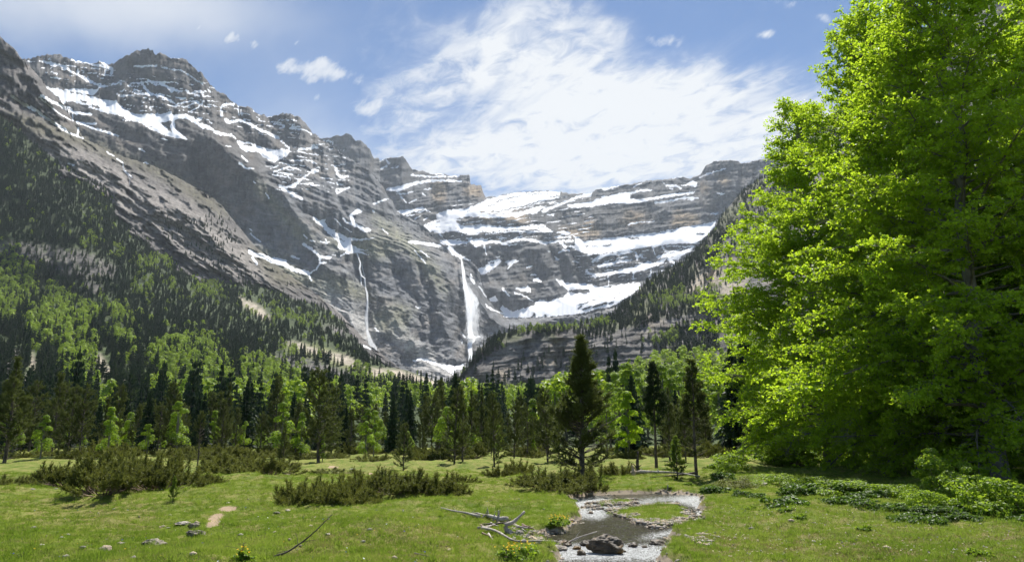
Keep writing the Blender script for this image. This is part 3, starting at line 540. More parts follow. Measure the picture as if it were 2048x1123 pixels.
E = Land(884, 2430, 3.0, [L0, L1, L2, L3], 2.5, jag=1.0)
u_, v_ = E.uv(1000.); tf = ss(0, .03, E.t)
cliffE = soft([[905,775,930,740,980,686,1115,676,1230,664,1320,635,1440,620,1440,660,1380,680,1290,715,1200,742,1150,762,1000,764], [1430,480,1500,430,1560,370,1700,300,1700,560,1480,600,1400,560]], 5)
ce = samp(cliffE, E.px, E.py)
bandE = .5 + 2.2 * fbm(u_ / 260, (v_ + .10 * u_ + 7 * fbm(u_ / 70, v_ / 60, 4)) / 9.0, 5, .7)
E.D = E.D - bandE * 5 * ce - ridged(u_ / 60, v_ / 90, 5) * 20 * ce * tf - ridged((u_ + v_) / 90, (v_ - u_) / 160, 5) * 40 * (1 - ce) * tf - fbm(u_ / 14, v_ / 14, 4, .6) * 5 \
    - crease(E.px, E.py, [(-22,8,1115,690,1118,752), (25,20,1150,700,1250,690), (-25,12,1170,700,1180,735), (45,20,1480,400,1440,470,1400,540), (-50,12,1435,490,1425,540,1420,570), (50,24,1560,340,1520,420,1490,500)]) * tf
E.done()

# --- G: the beech hill on the right
L0 = pl3(1060,835,500, 1120,820,520, 1160,800,540, 1203,772,560, 1230,764,560, 1249,752,560, 1284,739,560, 1316,731,550, 1367,722,540, 1410,724,520, 1500,712,480, 1700,670,420, 2000,620,360, 2450,560,300)
L1 = pl3(1060,850,350, 1160,842,360, 1230,826,360, 1300,815,350, 1400,800,330, 1600,780,290, 2000,760,240, 2450,740,200)
L2 = pl3(1060,868,200, 1300,862,190, 1600,850,160, 2450,830,120); L5 = pl3(1060,894,105, 1600,894,104, 1800,898,96, 2450,905,85); L6 = pl3(1060,960,98, 1600,960,97, 1800,970,90, 2450,980,80)
G = Land(1064, 2430, 6, [L0, L1, L2, L5, L6], 5)
G.D = G.D * (1 + .03 * fbm(G.px / 80, G.py / 60, 4) * ss(0, .1, G.t) * ss(0, .15, 1 - G.t)); G.done()

# --- rock material: albedo from surface kinds plus painted wall shade, relief from noise
def rockcol(L, base, warm, gr, sc, och=1.0, drk=.0, lo=.75):
    u, v = L.uv(1000.)
    nz = fbm(L.px / 26, L.py / 26, 5, .6)[..., None]; n2 = fbm(L.px / 7 + 40, L.py / 8, 5, .7)[..., None]; st = fbm(L.px / 3.2, L.py / 50 + 5, 4, .7)[..., None]
    c = np.array(base)[None, None] * (1 + .55 * nz + .45 * n2)
    c = c + (np.array(warm) - np.array(base))[None, None] * ss(0, .45, fbm(L.px / 60 + 9, L.py / 45, 4))[..., None]
    def mx(c, k, m, nzs=.5):
        m = np.clip(m + nzs * n2[..., 0] * (m > .02), 0, 1)[..., None]; return c * (1 - m) + np.array(k)[None, None] * (1 + .35 * nz + .3 * n2) * m
    c = mx(c, gr, samp(GRASSY, L.px, L.py) * .6); c = mx(c, sc, samp(SCREE, L.px, L.py) * .9); c = mx(c, (.34, .25, .16), samp(OCHRE, L.px, L.py) * och)
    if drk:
        m = (samp(SHADE_WET, L.px, L.py)[..., None]); c = c * (1 - drk * m * ss(-.25, .3, st))  # walls darkened in streaks: wet rock plus shade put into the colour
    return np.clip(c, .02, .8)
def rockmat(name, sc=1.0, bd=6.0, snow=True, tint=1.0):
    m, t = mat(name); geo = t.n('ShaderNodeNewGeometry'); P = geo.outputs['Position']
    col = t.n('ShaderNodeAttribute', attribute_name='Col').outputs['Color']
    n1 = t.noise(P, .03 * sc, 8, .68); n2 = t.noise(t.vm('MULTIPLY', P, (1, 1, .22)), .09 * sc, 6, .7); n3 = t.noise(t.vm('MULTIPLY', P, (.35, .35, 2.4)), .05 * sc, 6, .7)
    k = t.m('ADD', .2, t.m('MULTIPLY', t.m('ADD', n1, t.m('ADD', n2, t.m('SUBTRACT', n3, 1.0))), 1.7))
    c = t.mix(1.0, col, t.n('ShaderNodeCombineColor', {0: k, 1: k, 2: k}), 'MULTIPLY')
    h = t.m('ADD', t.m('MULTIPLY', n1, 1.0), t.m('ADD', t.m('MULTIPLY', n2, .6), t.m('MULTIPLY', n3, .6)))
    if snow:
        s = t.n('ShaderNodeAttribute', attribute_name='snow').outputs['Fac']
        sx = t.sm(t.m('ADD', s, t.m('MULTIPLY', t.m('SUBTRACT', t.noise(P, .12 * sc, 6, .7), .5), .9)), .30, .44)
        c = t.mix(sx, c, (.90, .91, .93, 1)); h = t.m('MULTIPLY', h, t.m('SUBTRACT', 1.05, sx))
    finish(t, c, .9, h, .75, bd, .15)
    return m
def warp_snow(L, amp=1.6):
    wx = fbm(L.px / 6, L.py / 6, 3) * amp * 2; wy = fbm(L.px / 6 + 50, L.py / 6, 3) * amp * 2
    return samp(SNOW_S, L.px + wx, L.py + wy)
SNOW_S = boxblur(SNOW, 0) if False else SNOW
def place(L, name, mt, col, snow=None):
    me = L.mesh(name, mt)
    ext = lambda q: np.concatenate([q[:1]] * L.nb + [q])
    if col is not None: cattr(me, 'Col', ext(col).reshape(-1, 3))
    if snow is not None: fattr(me, 'snow', ext(snow))
    return tag(ob(name, me), kind='structure')
M_ROCKA = rockmat('mountain_rock', 1.0, 7); M_ROCKB = rockmat('cirque_rock', .8, 8); M_ROCKN = rockmat('slab_rock', 1.8, 3); M_ROCKE = rockmat('cliff_rock', 2.5, 2, snow=False)
BR, WR = (.086, .082, .079), (.125, .108, .092)
A.back(900, 900); B.back(900, 700); N.back(500, 500); E.back(600, 600)
sA = warp_snow(A); sB = warp_snow(B); sN = warp_snow(N, 1.0)
# thin snow lines lying on the beds in the high snowy zones
thin = samp(soft([[1140,500,1430,460,1400,560,1180,600], [900,400,1180,385,1200,480,900,500], [230,150,430,150,440,240,240,230], [60,110,230,120,230,170,80,170], [520,300,700,290,700,380,560,400]], 12), B.px, B.py)
sB = np.maximum(sB, thin * ss(.74, .86, saw((B.py + .14 * B.px + 3 * fbm(B.px / 30, B.py / 12, 3)) / 7.5, .9)) * ss(-.05, .15, fbm(B.px / 22, B.py / 9 + 3, 4)) * .9)
thinA = samp(soft([[230,150,430,150,440,240,240,230], [60,110,230,120,230,170,80,170], [520,300,700,290,700,380,560,400], [440,200,640,240,640,290,470,260]], 12), A.px, A.py)
sA = np.maximum(sA, thinA * ss(.72, .84, saw((A.py - .12 * A.px + 4 * fbm(A.px / 30, A.py / 12, 3)) / 9, .9)) * ss(-.05, .15, fbm(A.px / 18, A.py / 8 + 3, 4)) * .9)
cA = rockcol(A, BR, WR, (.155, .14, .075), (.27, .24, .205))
bl = (ss(420, 700, A.px + .9 * (A.py - 330)))[..., None]; cA = cA * (1 - bl) + cA * np.array([1.60, 1.74, 1.92]) * bl  # lower wall painted paler and bluer, as if sunlit
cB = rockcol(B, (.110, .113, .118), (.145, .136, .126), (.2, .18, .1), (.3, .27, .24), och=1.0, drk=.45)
cN = rockcol(N, (.105, .098, .094), (.145, .130, .120), (.095, .088, .042), (.225, .205, .187))
# scree fan with late snow at the foot of the falls sits on A
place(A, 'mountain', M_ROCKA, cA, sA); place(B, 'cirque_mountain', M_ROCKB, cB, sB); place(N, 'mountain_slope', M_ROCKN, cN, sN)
cE = rockcol(E, (.085, .080, .075), (.14, .12, .095), (.1, .11, .04), (.3, .27, .23)) * (1 + .5 * fbm(E.uv(1000.)[0] / 200, (E.uv(1000.)[1] + .10 * E.uv(1000.)[0]) / 6, 4, .7))[..., None]
cE = cE * (1 + .55 * ce[..., None]); gE = ((1 - ce) * ss(-.25, .15, fbm(E.px / 40, E.py / 40, 4)) * .8)[..., None]; cE = cE * (1 - gE) + np.array([.085, .10, .04]) * gE
pale = samp(soft([[1400,540,1440,530,1450,560,1390,590,1370,580], [1440,540,1500,545,1480,600,1440,590]], 4), E.px, E.py)[..., None]; cE = cE * (1 - pale) + np.array([.36, .31, .24]) * pale
place(E, 'cliff_slope', M_ROCKE, cE)
pathC = soft([[193,715,200,708,215,730,240,750,262,770,285,795,275,797,240,765,215,760,200,745], [565,682,600,685,640,700,700,712,720,735,690,728,620,705], [720,735,800,740,880,765,900,775,800,762,740,750], [0,780,30,775,60,745,64,700,70,720,66,760,30,795,0,800], [470,590,520,612,545,640,530,640,490,615]], 3)
meadC = soft([[560,685,640,690,740,735,900,772,880,782,780,765,700,745,640,720,570,700]], 5)
cC = np.ones(C.px.shape + (3,)) * np.array([.044, .064, .022]) * (1 + .6 * fbm(C.px / 20, C.py / 12, 4))[..., None]
def mixm(c, m, k): m = np.clip(m, 0, 1)[..., None]; return c * (1 - m) + np.array(k) * m
cC = mixm(cC, samp(meadC, C.px, C.py), (.15, .17, .06)); cC = mixm(cC, cc * 1.2 * ss(-.5, .1, fbm(C.px / 10, C.py / 8, 4)), (.115, .108, .098)); cC = mixm(cC, samp(pathC, C.px, C.py) * (1 + fbm(C.px / 8, C.py / 8, 3)), (.38, .33, .26))
M_SOIL = rockmat('hillside_soil', 4, 1, snow=False)
place(C, 'wooded_hill', M_ROCKE, cC)
cG = np.ones(G.px.shape + (3,)) * np.array([.06, .085, .03]); place(G, 'beech_hill', M_SOIL, cG)

# ---------------------------------------------------------------- stream outline on the meadow (world metres) and the meadow surface
WZ = -0.27
def onplane(p, z=WZ):
    p = np.asarray(p, float).reshape(-1, 2); cx = (p[:, 0] - CX) / F; cz = -(p[:, 1] - CY) / F
    k = (z - CAMH) / (sT + cz * cT); return np.stack([cx * k, (cT - cz * sT) * k], -1)
STREAM = onplane([1116,1001, 1150,994, 1180,990, 1260,987, 1330,986, 1400,991, 1412,998, 1414,1010, 1412,1022, 1410,1040, 1397,1055, 1372,1063, 1348,1070, 1340,1075, 1362,1083, 1352,1090, 1334,1096, 1346,1104, 1328,1112, 1340,1123, 1352,1150, 1335,1240, 1060,1240, 1100,1130, 1112,1118, 1110,1104, 1092,1092, 1076,1082, 1090,1072, 1112,1064, 1140,1053, 1150,1042, 1153,1030, 1148,1018, 1132,1010])
ISL = [onplane(p) for p in ([1172,1013, 1200,1004, 1250,998, 1272,1000, 1262,1009, 1220,1015, 1182,1018], [1192,1027, 1232,1018, 1290,1009, 1350,1007, 1382,1015, 1388,1030, 1370,1044, 1345,1053, 1310,1055, 1270,1045, 1236,1035])]
def sdf(P, x, y):
    """signed distance, positive inside"""
    d = np.full(x.shape, 1e9); ins = np.zeros(x.shape, bool)
    for i in range(len(P)):
        a, b = P[i - 1], P[i]; ab = b - a; L = (ab ** 2).sum() + 1e-9
        t_ = np.clip(((x - a[0]) * ab[0] + (y - a[1]) * ab[1]) / L, 0, 1)
        d = np.minimum(d, np.hypot(x - a[0] - t_ * ab[0], y - a[1] - t_ * ab[1]))
        if a[1] != b[1]: ins ^= ((a[1] > y) != (b[1] > y)) & (x < (b[0] - a[0]) * (y - a[1]) / (b[1] - a[1]) + a[0])
    return np.where(ins, d, -d)
def gheight(x, y, full=False):
    x = np.asarray(x, float); y = np.asarray(y, float); x, y = np.broadcast_arrays(x, y)
    r = np.hypot(x, y)
    near = np.clip(1 - (y - 70) / 60, 0, 1)
    h = (.44 * fbm(x / 11 + 3.3, y / 9, 3) + .26 * fbm(x / 3.1, y / 2.6 + 8, 3) + .11 * fbm(x / 1.0, y / .9, 4)) * near * ss(2, 9, r)
    h = h + .22 * np.exp(-((x + 3.0) ** 2 / 9 + (y - 17) ** 2 / 30)) + .25 * np.exp(-((x + 11) ** 2 / 16 + (y - 31) ** 2 / 14))
    h = h + np.clip(x - 9, 0, 12) * .02 * ss(12, 20, y)
    h = h - np.clip(y - 112, 0, 400) * .06
    h = h - .5 * np.clip(-y - 5, 0, 100) * 0
    sd_ = np.full(x.shape, -9.0); wob = .55 * fbm(x / 1.1, y / 1.1, 4) + .22 * fbm(x / .4, y / .4, 3) + .05 * fbm(x / .16, y / .16, 2)
    q = (x > -3) & (x < 16) & (y > 3) & (y < 42)
    isl = np.full(x.shape, -9.0)
    if q.any():
        sd_[q] = sdf(STREAM, x[q], y[q]); isl[q] = np.maximum(sdf(ISL[0], x[q], y[q]), sdf(ISL[1], x[q], y[q]))
    sdw = sd_ + wob; bank = ss(-.22, .16, sdw)
    flat = ss(-3.0, -.3, sdw); h = h * (1 - flat * .75)
    bed = WZ - .05 - .12 * ss(0, 1.0, sdw) + .03 * fbm(x / .3, y / .3, 3)
    # pebbly shore on the right and by the driftwood
    h2 = h * (1 - bank) + bed * bank
    ib = ss(-.12, .20, isl + wob + .9 * fbm(x / 1.2, y / .9 + 4, 4)); h2 = h2 * (1 - ib) + (WZ + .05 + .06 * ss(.2, .9, isl) + .02 * fbm(x / .4, y / .4, 3)) * ib
    if full: return h2, sdw, isl
    return h2
def groundpt(px, py):
    """where the meadow is met on the line through this spot of the picture"""
    z = 0.0
    for _ in range(12):
        p = onplane([px, py], z)[0]; z = .5 * z + .5 * float(gheight(p[0], p[1]))
    return float(p[0]), float(p[1]), float(gheight(p[0], p[1]))
def axis(fine0, fine1, step, far, gr):
    a = list(np.arange(fine0, fine1, step)); s = step; v = a[-1]
    while v < far: s *= gr; v += s; a.append(v)
    s = step; v = a[0]; lo = []
    while v > -far: s *= gr; v -= s; lo.append(v)
    return np.array(lo[::-1] + a)
xs = axis(-13, 15, .10, 4600, 1.12)
ys = []; v0 = 8.0
while v0 < 60: ys.append(v0); v0 += max(.085, .0064 * v0)
while v0 < 4700: ys.append(v0); v0 += .0064 * v0 + (v0 - 60) * .09
lo = []; v0 = 8.0; s_ = .15
while v0 > -4600: v0 -= s_; s_ *= 1.15; lo.append(v0)
ys = np.array(lo[::-1] + ys)
gx, gy = np.meshgrid(xs, ys)
gz, gs, gi = gheight(gx, gy, True)
me = mesh('meadow_ground', np.stack([gx, gy, gz], -1).reshape(-1, 3), grid_faces(len(ys), len(xs)), None, True)
gravel = np.maximum(ss(-.16, .02, gs + .12 * fbm(gx / .6, gy / .6, 3)), 0)
core_i = ss(.12, .5, gi + .7 * fbm(gx / .7, gy / .7, 4)); isin = ss(-.2, 0, gi)
corp = np.maximum(sdf(onplane([1252,1022, 1300,1013, 1350,1013, 1378,1022, 1372,1036, 1340,1044, 1300,1042, 1268,1036, 1244,1030]), gx, gy), sdf(onplane([1180,1013, 1202,1005, 1250,1000, 1266,1001, 1255,1005, 1215,1010]), gx, gy))
core_i = ss(-.12, .15, corp + 1.1 * fbm(gx / .8, gy / .8, 4)); gravel = gravel * (1 - isin) + (1 - core_i) * isin
qx, qy = PX(np.stack([gx, gy, gz], -1)); beh = gy < 6
dirt = soft([[409,1056, 413,1046, 417,1036, 424,1029, 434,1026, 447,1026, 446,1036, 438,1050, 424,1056], [436,1019, 441,1013, 460,1011, 476,1013, 470,1020, 450,1023], [660,930,680,932,676,936,655,935],[735,946,742,943,748,946,740,950]], 1)
dm = samp(dirt, qx, qy) * (~beh) * (qy < 1120) * (qy > 870)
shore = samp(soft([[1395,1064,1440,1070,1452,1085,1425,1094,1385,1088,1362,1074], [1085,1066,1130,1058,1135,1066,1085,1084,1060,1080,1030,1072,1000,1056,1020,1052]], 3), qx, qy) * (~beh) * (qy < 1120) * (qy > 870); gravel = np.maximum(gravel, shore * .85 * ss(-.3, .2, fbm(gx / .4, gy / .4, 4)))
litter = samp(soft([[1380,1070,1560,1060,1700,1060,1900,1075,2048,1060,2048,1122,1360,1122], [1400,1000,1480,1010,1500,1050,1420,1045]], 20), qx, qy) * (~beh)
dry = samp(soft([[60,1010,160,1000,330,1025,300,1060,140,1040,40,1030], [560,1040,700,1040,720,1060,600,1075], [600,1060,1000,1050,1000,1122,560,1122], [940,960,1060,950,1060,975,930,975]], 16), qx, qy) * (~beh)
for nm, ar in (('gravel', gravel), ('dirt', dm), ('litter', litter), ('dry', dry)): fattr(me, nm, ar)
m, t = mat('meadow'); P = t.n('ShaderNodeNewGeometry').outputs['Position']
A_ = lambda n: t.n('ShaderNodeAttribute', attribute_name=n).outputs['Fac']
nl = t.noise(P, .22, 4, .6); nm_ = t.noise(P, 1.3, 5, .65); nf = t.noise(P, 9, 5, .7); nff = t.noise(P, 45, 4, .7)
k = t.m('ADD', t.m('MULTIPLY', nl, .7), t.m('ADD', t.m('MULTIPLY', nm_, .5), t.m('MULTIPLY', nf, .25)))
grass = t.mix(t.sm(k, .50, .90), (.105, .165, .022), (.24, .27, .055))
grass = t.mix(t.m('MULTIPLY', t.sm(t.m('ADD', nm_, t.m('MULTIPLY', A_('dry'), .25)), .44, .62), .8), grass, (.30, .27, .095))
grass = t.mix(t.m('MULTIPLY', t.sm(nff, .35, .62), .55), grass, t.mix(.5, grass, (.05, .085, .012), 'MULTIPLY')) if False else t.mix(t.m('MULTIPLY', t.sm(nff, .62, .40), .45), grass, (.045, .065, .012))
lit = t.m('MULTIPLY', A_('litter'), t.sm(t.m('ADD', nm_, t.m('MULTIPLY', nf, .6)), .70, .95))
grass = t.mix(t.m('MULTIPLY', lit, .7), grass, t.mix(nff, (.16, .11, .065), (.33, .25, .17)))
grav = t.mix(t.sm(nf, .35, .65), t.mix(nff, (.13, .10, .07), (.58, .49, .38)), (.36, .30, .22))
gsel = t.sm(t.m('ADD', A_('gravel'), t.m('MULTIPLY', t.m('SUBTRACT', nf, .5), .5)), .45, .62)
c = t.mix(gsel, grass, grav)
c = t.mix(t.sm(t.m('ADD', A_('dirt'), t.m('MULTIPLY', t.m('SUBTRACT', t.m('ADD', t.m('MULTIPLY', nf, .6), t.m('MULTIPLY', nff, .4)), .5), 1.9)), .42, .62), c, t.mix(nm_, (.30, .21, .13), (.50, .39, .27)))
h = t.m('ADD', t.m('MULTIPLY', nf, 1.0), t.m('MULTIPLY', nff, .6))
finish(t, c, .95, h, .9, .05, .1)
me.materials.append(m)
tag(ob('meadow_ground', me), kind='structure')
# water
x0, x1, y0, y1 = -1.5, 15.5, 6.0, 40.0
wx = np.arange(x0, x1, .07); wy = []; v0 = y0
while v0 < y1: wy.append(v0); v0 += max(.05, .004 * v0)
wy = np.array(wy); wgx, wgy = np.meshgrid(wx, wy)
fallx = np.exp(-((wgy - 14.3) / .35) ** 2)
wz = WZ + .030 * fbm(wgx / .55, wgy / .22, 4, .65) + .02 * ridged(wgx / .5, wgy / .3, 3) * ss(14.6, 13.8, wgy) - .07 * ss(14.7, 13.9, wgy)
sdw = sdf(STREAM, wgx, wgy); keep = sdw > -.6
px_, py_ = PX(np.stack([wgx, wgy, wz], -1))
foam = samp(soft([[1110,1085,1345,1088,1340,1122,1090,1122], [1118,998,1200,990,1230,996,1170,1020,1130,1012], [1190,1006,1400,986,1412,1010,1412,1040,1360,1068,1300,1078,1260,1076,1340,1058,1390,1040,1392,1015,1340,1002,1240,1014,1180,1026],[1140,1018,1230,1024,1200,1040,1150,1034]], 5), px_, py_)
idx = -np.ones(keep.shape, int); fq = grid_faces(*keep.shape); kf = keep.ravel()[fq].all(1)
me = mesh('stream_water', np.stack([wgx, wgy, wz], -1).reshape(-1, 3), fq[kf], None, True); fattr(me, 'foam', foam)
m, t = mat('stream_water'); P = t.n('ShaderNodeNewGeometry').outputs['Position']
n1 = t.noise(t.vm('MULTIPLY', P, (1, 1.7, 1)), 7, 5, .65, .6); n2 = t.noise(t.vm('MULTIPLY', P, (1, 2.2, 1)), 26, 4, .7); n3 = t.noise(t.vm('MULTIPLY', P, (1, .55, 1)), 34, 3, .7)
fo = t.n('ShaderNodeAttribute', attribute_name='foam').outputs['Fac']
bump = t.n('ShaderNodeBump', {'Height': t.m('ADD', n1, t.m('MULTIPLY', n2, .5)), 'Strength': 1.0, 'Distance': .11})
foam_glint = t.sm(t.m('ADD', t.m('MULTIPLY', fo, .24), t.m('ADD', t.m('MULTIPLY', n1, .45), t.m('ADD', t.m('MULTIPLY', n2, .45), t.m('MULTIPLY', n3, .75)))), .90, 1.14)  # foam on the riffles, plus white speckles painted as glints on the pool
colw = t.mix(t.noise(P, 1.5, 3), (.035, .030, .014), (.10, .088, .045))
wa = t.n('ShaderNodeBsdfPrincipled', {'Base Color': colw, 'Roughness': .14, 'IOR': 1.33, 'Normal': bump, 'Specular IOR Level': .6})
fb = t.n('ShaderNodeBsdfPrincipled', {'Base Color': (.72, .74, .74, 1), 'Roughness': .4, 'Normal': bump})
t.n('ShaderNodeOutputMaterial', {'Surface': t.n('ShaderNodeMixShader', {0: foam_glint, 1: wa.outputs[0], 2: fb.outputs[0]})})
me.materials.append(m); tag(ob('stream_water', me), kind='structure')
# ---------------------------------------------------------------- plant builders
def tris_from(P, Dn, L, Wd, r=None):
    """thin triangles: base P, direction Dn, length L, width Wd"""
    r = r or rng; side = unit(np.cross(Dn, unit(r.normal(size=P.shape)))) * (Wd / 2)[:, None]
    V = np.stack([P - side, P + side, P + Dn * L[:, None]], 1).reshape(-1, 3)
    return V, np.arange(len(V)).reshape(-1, 3)
def brush(P, D, n, L, Wd, spread, r):
    """needle tufts: n blades round each shoot"""
    P = np.repeat(P, n, 0); D = np.repeat(D, n, 0); q = r.normal(size=P.shape)
    d = unit(D + q * spread); s = r.uniform(.6, 1.15, len(P)) * L
    off = D * (r.uniform(-.5, .5, len(P)) * L)[:, None]
    return tris_from(P + off, d, s, np.full(len(P), Wd), r)
def cat(parts):
    V, Fs, b = [], [], 0
    for v, f in parts:
        V.append(v); Fs.append(f + b); b += len(v)
    return np.concatenate(V), Fs
def curve(p0, d0, L, k, bend, r, wig=.12):
    """points along a bending limb; bend is added to direction along the way"""
    P = [np.array(p0, float)]; d = np.array(d0, float); st = L / (k - 1)
    for i in range(k - 1):
        d = d + np.array(bend) / (k - 1) + r.normal(size=3) * wig / (k - 1) * 2; d = d / np.linalg.norm(d); P.append(P[-1] + d * st)
    return np.array(P)
def interp(P, s):
    s = np.clip(np.asarray(s), 0, 1) * (len(P) - 1); i = np.minimum(s.astype(int), len(P) - 2); f = (s - i)[:, None]
    return P[i] * (1 - f) + P[i + 1] * f, unit(P[i + 1] - P[i])
def pine(seed, H=10., Rw=2.3, bare=.12, dens=1.0, prof=None, up=.6, tr=.13, needle=.17, whorls=26, nb=6, deadlow=.15, lean=0., airy=0.):
    """mountain pine: bottle-brush shoots on up-swept limbs"""
    r = np.random.default_rng(seed); tr_ = []; leaf = []
    TP = np.stack([np.cumsum(r.normal(size=12) * .02 * H / 10) + lean * np.linspace(0, 1, 12) ** 1.5, np.cumsum(r.normal(size=12) * .02 * H / 10), np.linspace(0, H, 12)], 1)
    tr_.append((TP, tr * (1 - np.linspace(0, 1, 12)) ** .8 + .012))
    prof = prof or (lambda s: (1 - s) ** .75 * min(1, .45 + s * 3.2))
    SP, SD = [], []
    for k in range(whorls):
        s = bare + (1 - bare) * ((k + r.uniform(-.3, .3)) / whorls) ; s = min(max(s, bare), .985)
        base, _ = interp(TP, [s]); sr = (s - bare) / (1 - bare); R = Rw * prof(sr) * r.uniform(.8, 1.15)
        for j in range(max(3, int(nb * (.7 + .5 * r.random())))):
            az = r.uniform(0, 2 * np.pi); Lb = max(.18, R * r.uniform(.55, 1.15)); el = up * (.15 + .9 * sr) + r.normal() * .12
            d0 = np.array([math.cos(az) * math.cos(el), math.sin(az) * math.cos(el), math.sin(el)])
            P = curve(base[0], d0, Lb, 6, (0, 0, .55 + .3 * sr), r); dead = sr < deadlow and r.random() < .6
            tr_.append((P, np.linspace(.022 + .012 * Lb, .006, 6)))
            ns = max(2, int((5 + Lb * 12.0) * dens * (.72 if sr < airy else 1))); t0 = .25 if Lb > .8 else .05
            if dead:
                for q in range(4):
                    b, dd = interp(P, [r.uniform(.3, 1)]); e = unit(dd[0] + r.normal(size=3) * .7); tr_.append((np.array([b[0], b[0] + e * .4 * r.uniform(.4, 1)]), np.array([.008, .003])))
                continue
            for q in range(ns):
                b, dd = interp(P, [r.uniform(t0, 1) ** .7]); e = unit(dd[0] + r.normal(size=3) * .75 + [0, 0, .35]); l2 = r.uniform(.12, .45) * (.5 + .5 * Lb / max(Rw, .1)) * 1.3
                m = max(1, int(l2 / (needle * .55)))
                for z in range(m): SP.append(b[0] + e * l2 * (z + .5) / m); SD.append(unit(e + [0, 0, .25]))
                if l2 > .3: tr_.append((np.array([b[0], b[0] + e * l2]), np.array([.008, .004])))
            SP.append(P[-1]); SD.append(unit(P[-1] - P[-2] + [0, 0, .3]))
    SP.append(TP[-1]); SD.append(np.array([0, 0, 1.]))
    SP, SD = np.array(SP), np.array(SD)
    leaf = brush(SP, SD, 7, needle, needle * .26, .6, r)
    return tubes(tr_[:1], 8), tubes(tr_[1:], 3), leaf
def fir(seed, H=14., Rw=2.6, tiers=20, nb=9, bare=.05, droop=-.25, seg=3, power=.85):
    """spire-shaped conifer for the slopes: drooping boughs of ragged fans"""
    r = np.random.default_rng(seed); V, Fs = [], []; b = 0
    for k in range(tiers):
        s = bare + (1 - bare) * (k + .4 * r.random()) / tiers; R = Rw * (1 - s) ** power * r.uniform(.8, 1.15) + .12; z = s * H
        for j in range(nb):
            az = 2 * np.pi * (j + r.random() * .8) / nb; L = R * r.uniform(.65, 1.15); w_ = L * .42 + .1
            o = np.array([math.cos(az), math.sin(az), 0]); p = np.array([-o[1], o[0], 0]); e = droop + .35 * s + r.normal() * .12; hz = H / tiers * .55
            for q in range(seg):
                a0 = .1 + .9 * q / seg; a1 = .1 + .9 * (q + 1.25) / seg; ww = w_ * (1 - .55 * q / seg)
                c0 = o * L * a0 + [0, 0, z + e * L * a0 * a0]; c1 = o * L * a1 + [0, 0, z + e * L * a1 * a1 - .1 * r.random()]; tw = r.normal() * .25
                V += [c0 - p * ww * .5 + [0, 0, -hz * .5 + tw], c1, c0 + p * ww * .5 + [0, 0, -hz * .5 - tw], c0 + [0, 0, hz]]; Fs += [[b, b + 1, b + 3], [b + 3, b + 1, b + 2]]; b += 4
    V += [[-.3, -.3, H * .9], [.3, .1, H * .9], [0, 0, H * 1.04]]; Fs.append([b, b + 1, b + 2])
    T = tubes([(np.array([[0, 0, -1.], [0, 0, H * .5], [0, 0, H]]), np.array([.22, .13, .02]) * H / 14)], 4)
    return T, (np.array(V, float), np.array(Fs))
def leafquads(P, Nn, L, r, asp=.6):
    """folded rhombic leaves, two triangles each"""
    a = unit(np.cross(Nn, r.normal(size=P.shape))); b = np.cross(Nn, a); L = L[:, None]
    V = np.stack([P - a * L * .5, P + b * L * asp * .5 - Nn * L * .08, P + a * L * .5 - Nn * L * .1, P - b * L * asp * .5 - Nn * L * .08], 1).reshape(-1, 3)
    i = np.arange(len(P)) * 4; return V, np.stack([i, i + 1, i + 2, i + 3], 1)
def roundtree(seed, H=14., R=5., n=900, leaf=.75, lobes=9, bare=.15, cone=.0):
    """broadleaf crown seen from far: leaf clumps spread over overlapping limbs' masses"""
    r = np.random.default_rng(seed); P, Nn = [], []
    cs = []
    for k in range(lobes):
        s = (k + .5) / lobes; z = H * (bare + (1 - bare) * (.12 + .82 * s)); rad = R * math.sin(math.pi * min(.97, .22 + .78 * s)) ** .8 * (1 - cone * s); az = r.uniform(0, 2 * np.pi) + k * 2.4
        cs.append((np.array([math.cos(az) * rad * .55, math.sin(az) * rad * .55, z]), R * r.uniform(.38, .55) * (1 - .45 * s * (1 if cone else .5))))
    for c, q in cs:
        m = n // lobes; d = unit(r.normal(size=(m, 3))); d[:, 2] = np.where(d[:, 2] < -.3, -d[:, 2], d[:, 2]); rr = q * r.uniform(.55, 1.08, m) ** .5
        P.append(c + d * rr[:, None] * [1, 1, .85]); Nn.append(unit(d + r.normal(size=(m, 3)) * .45 + [0, 0, .5]))
    P = np.concatenate(P); Nn = np.concatenate(Nn)
    tl = [(np.array([[0, 0, -1.], [.1, 0, H * .4], [0, .1, H * .85]]), np.array([.28, .18, .03]) * H / 14)]
    for c, q in cs: tl.append((np.array([[0, 0, c[2] * .55], c * [.5, .5, .85], c]), np.array([.09, .06, .02])))
    return tubes(tl, 4), leafquads(P, Nn, leaf * r.uniform(.6, 1.2, len(P)), r, .75)
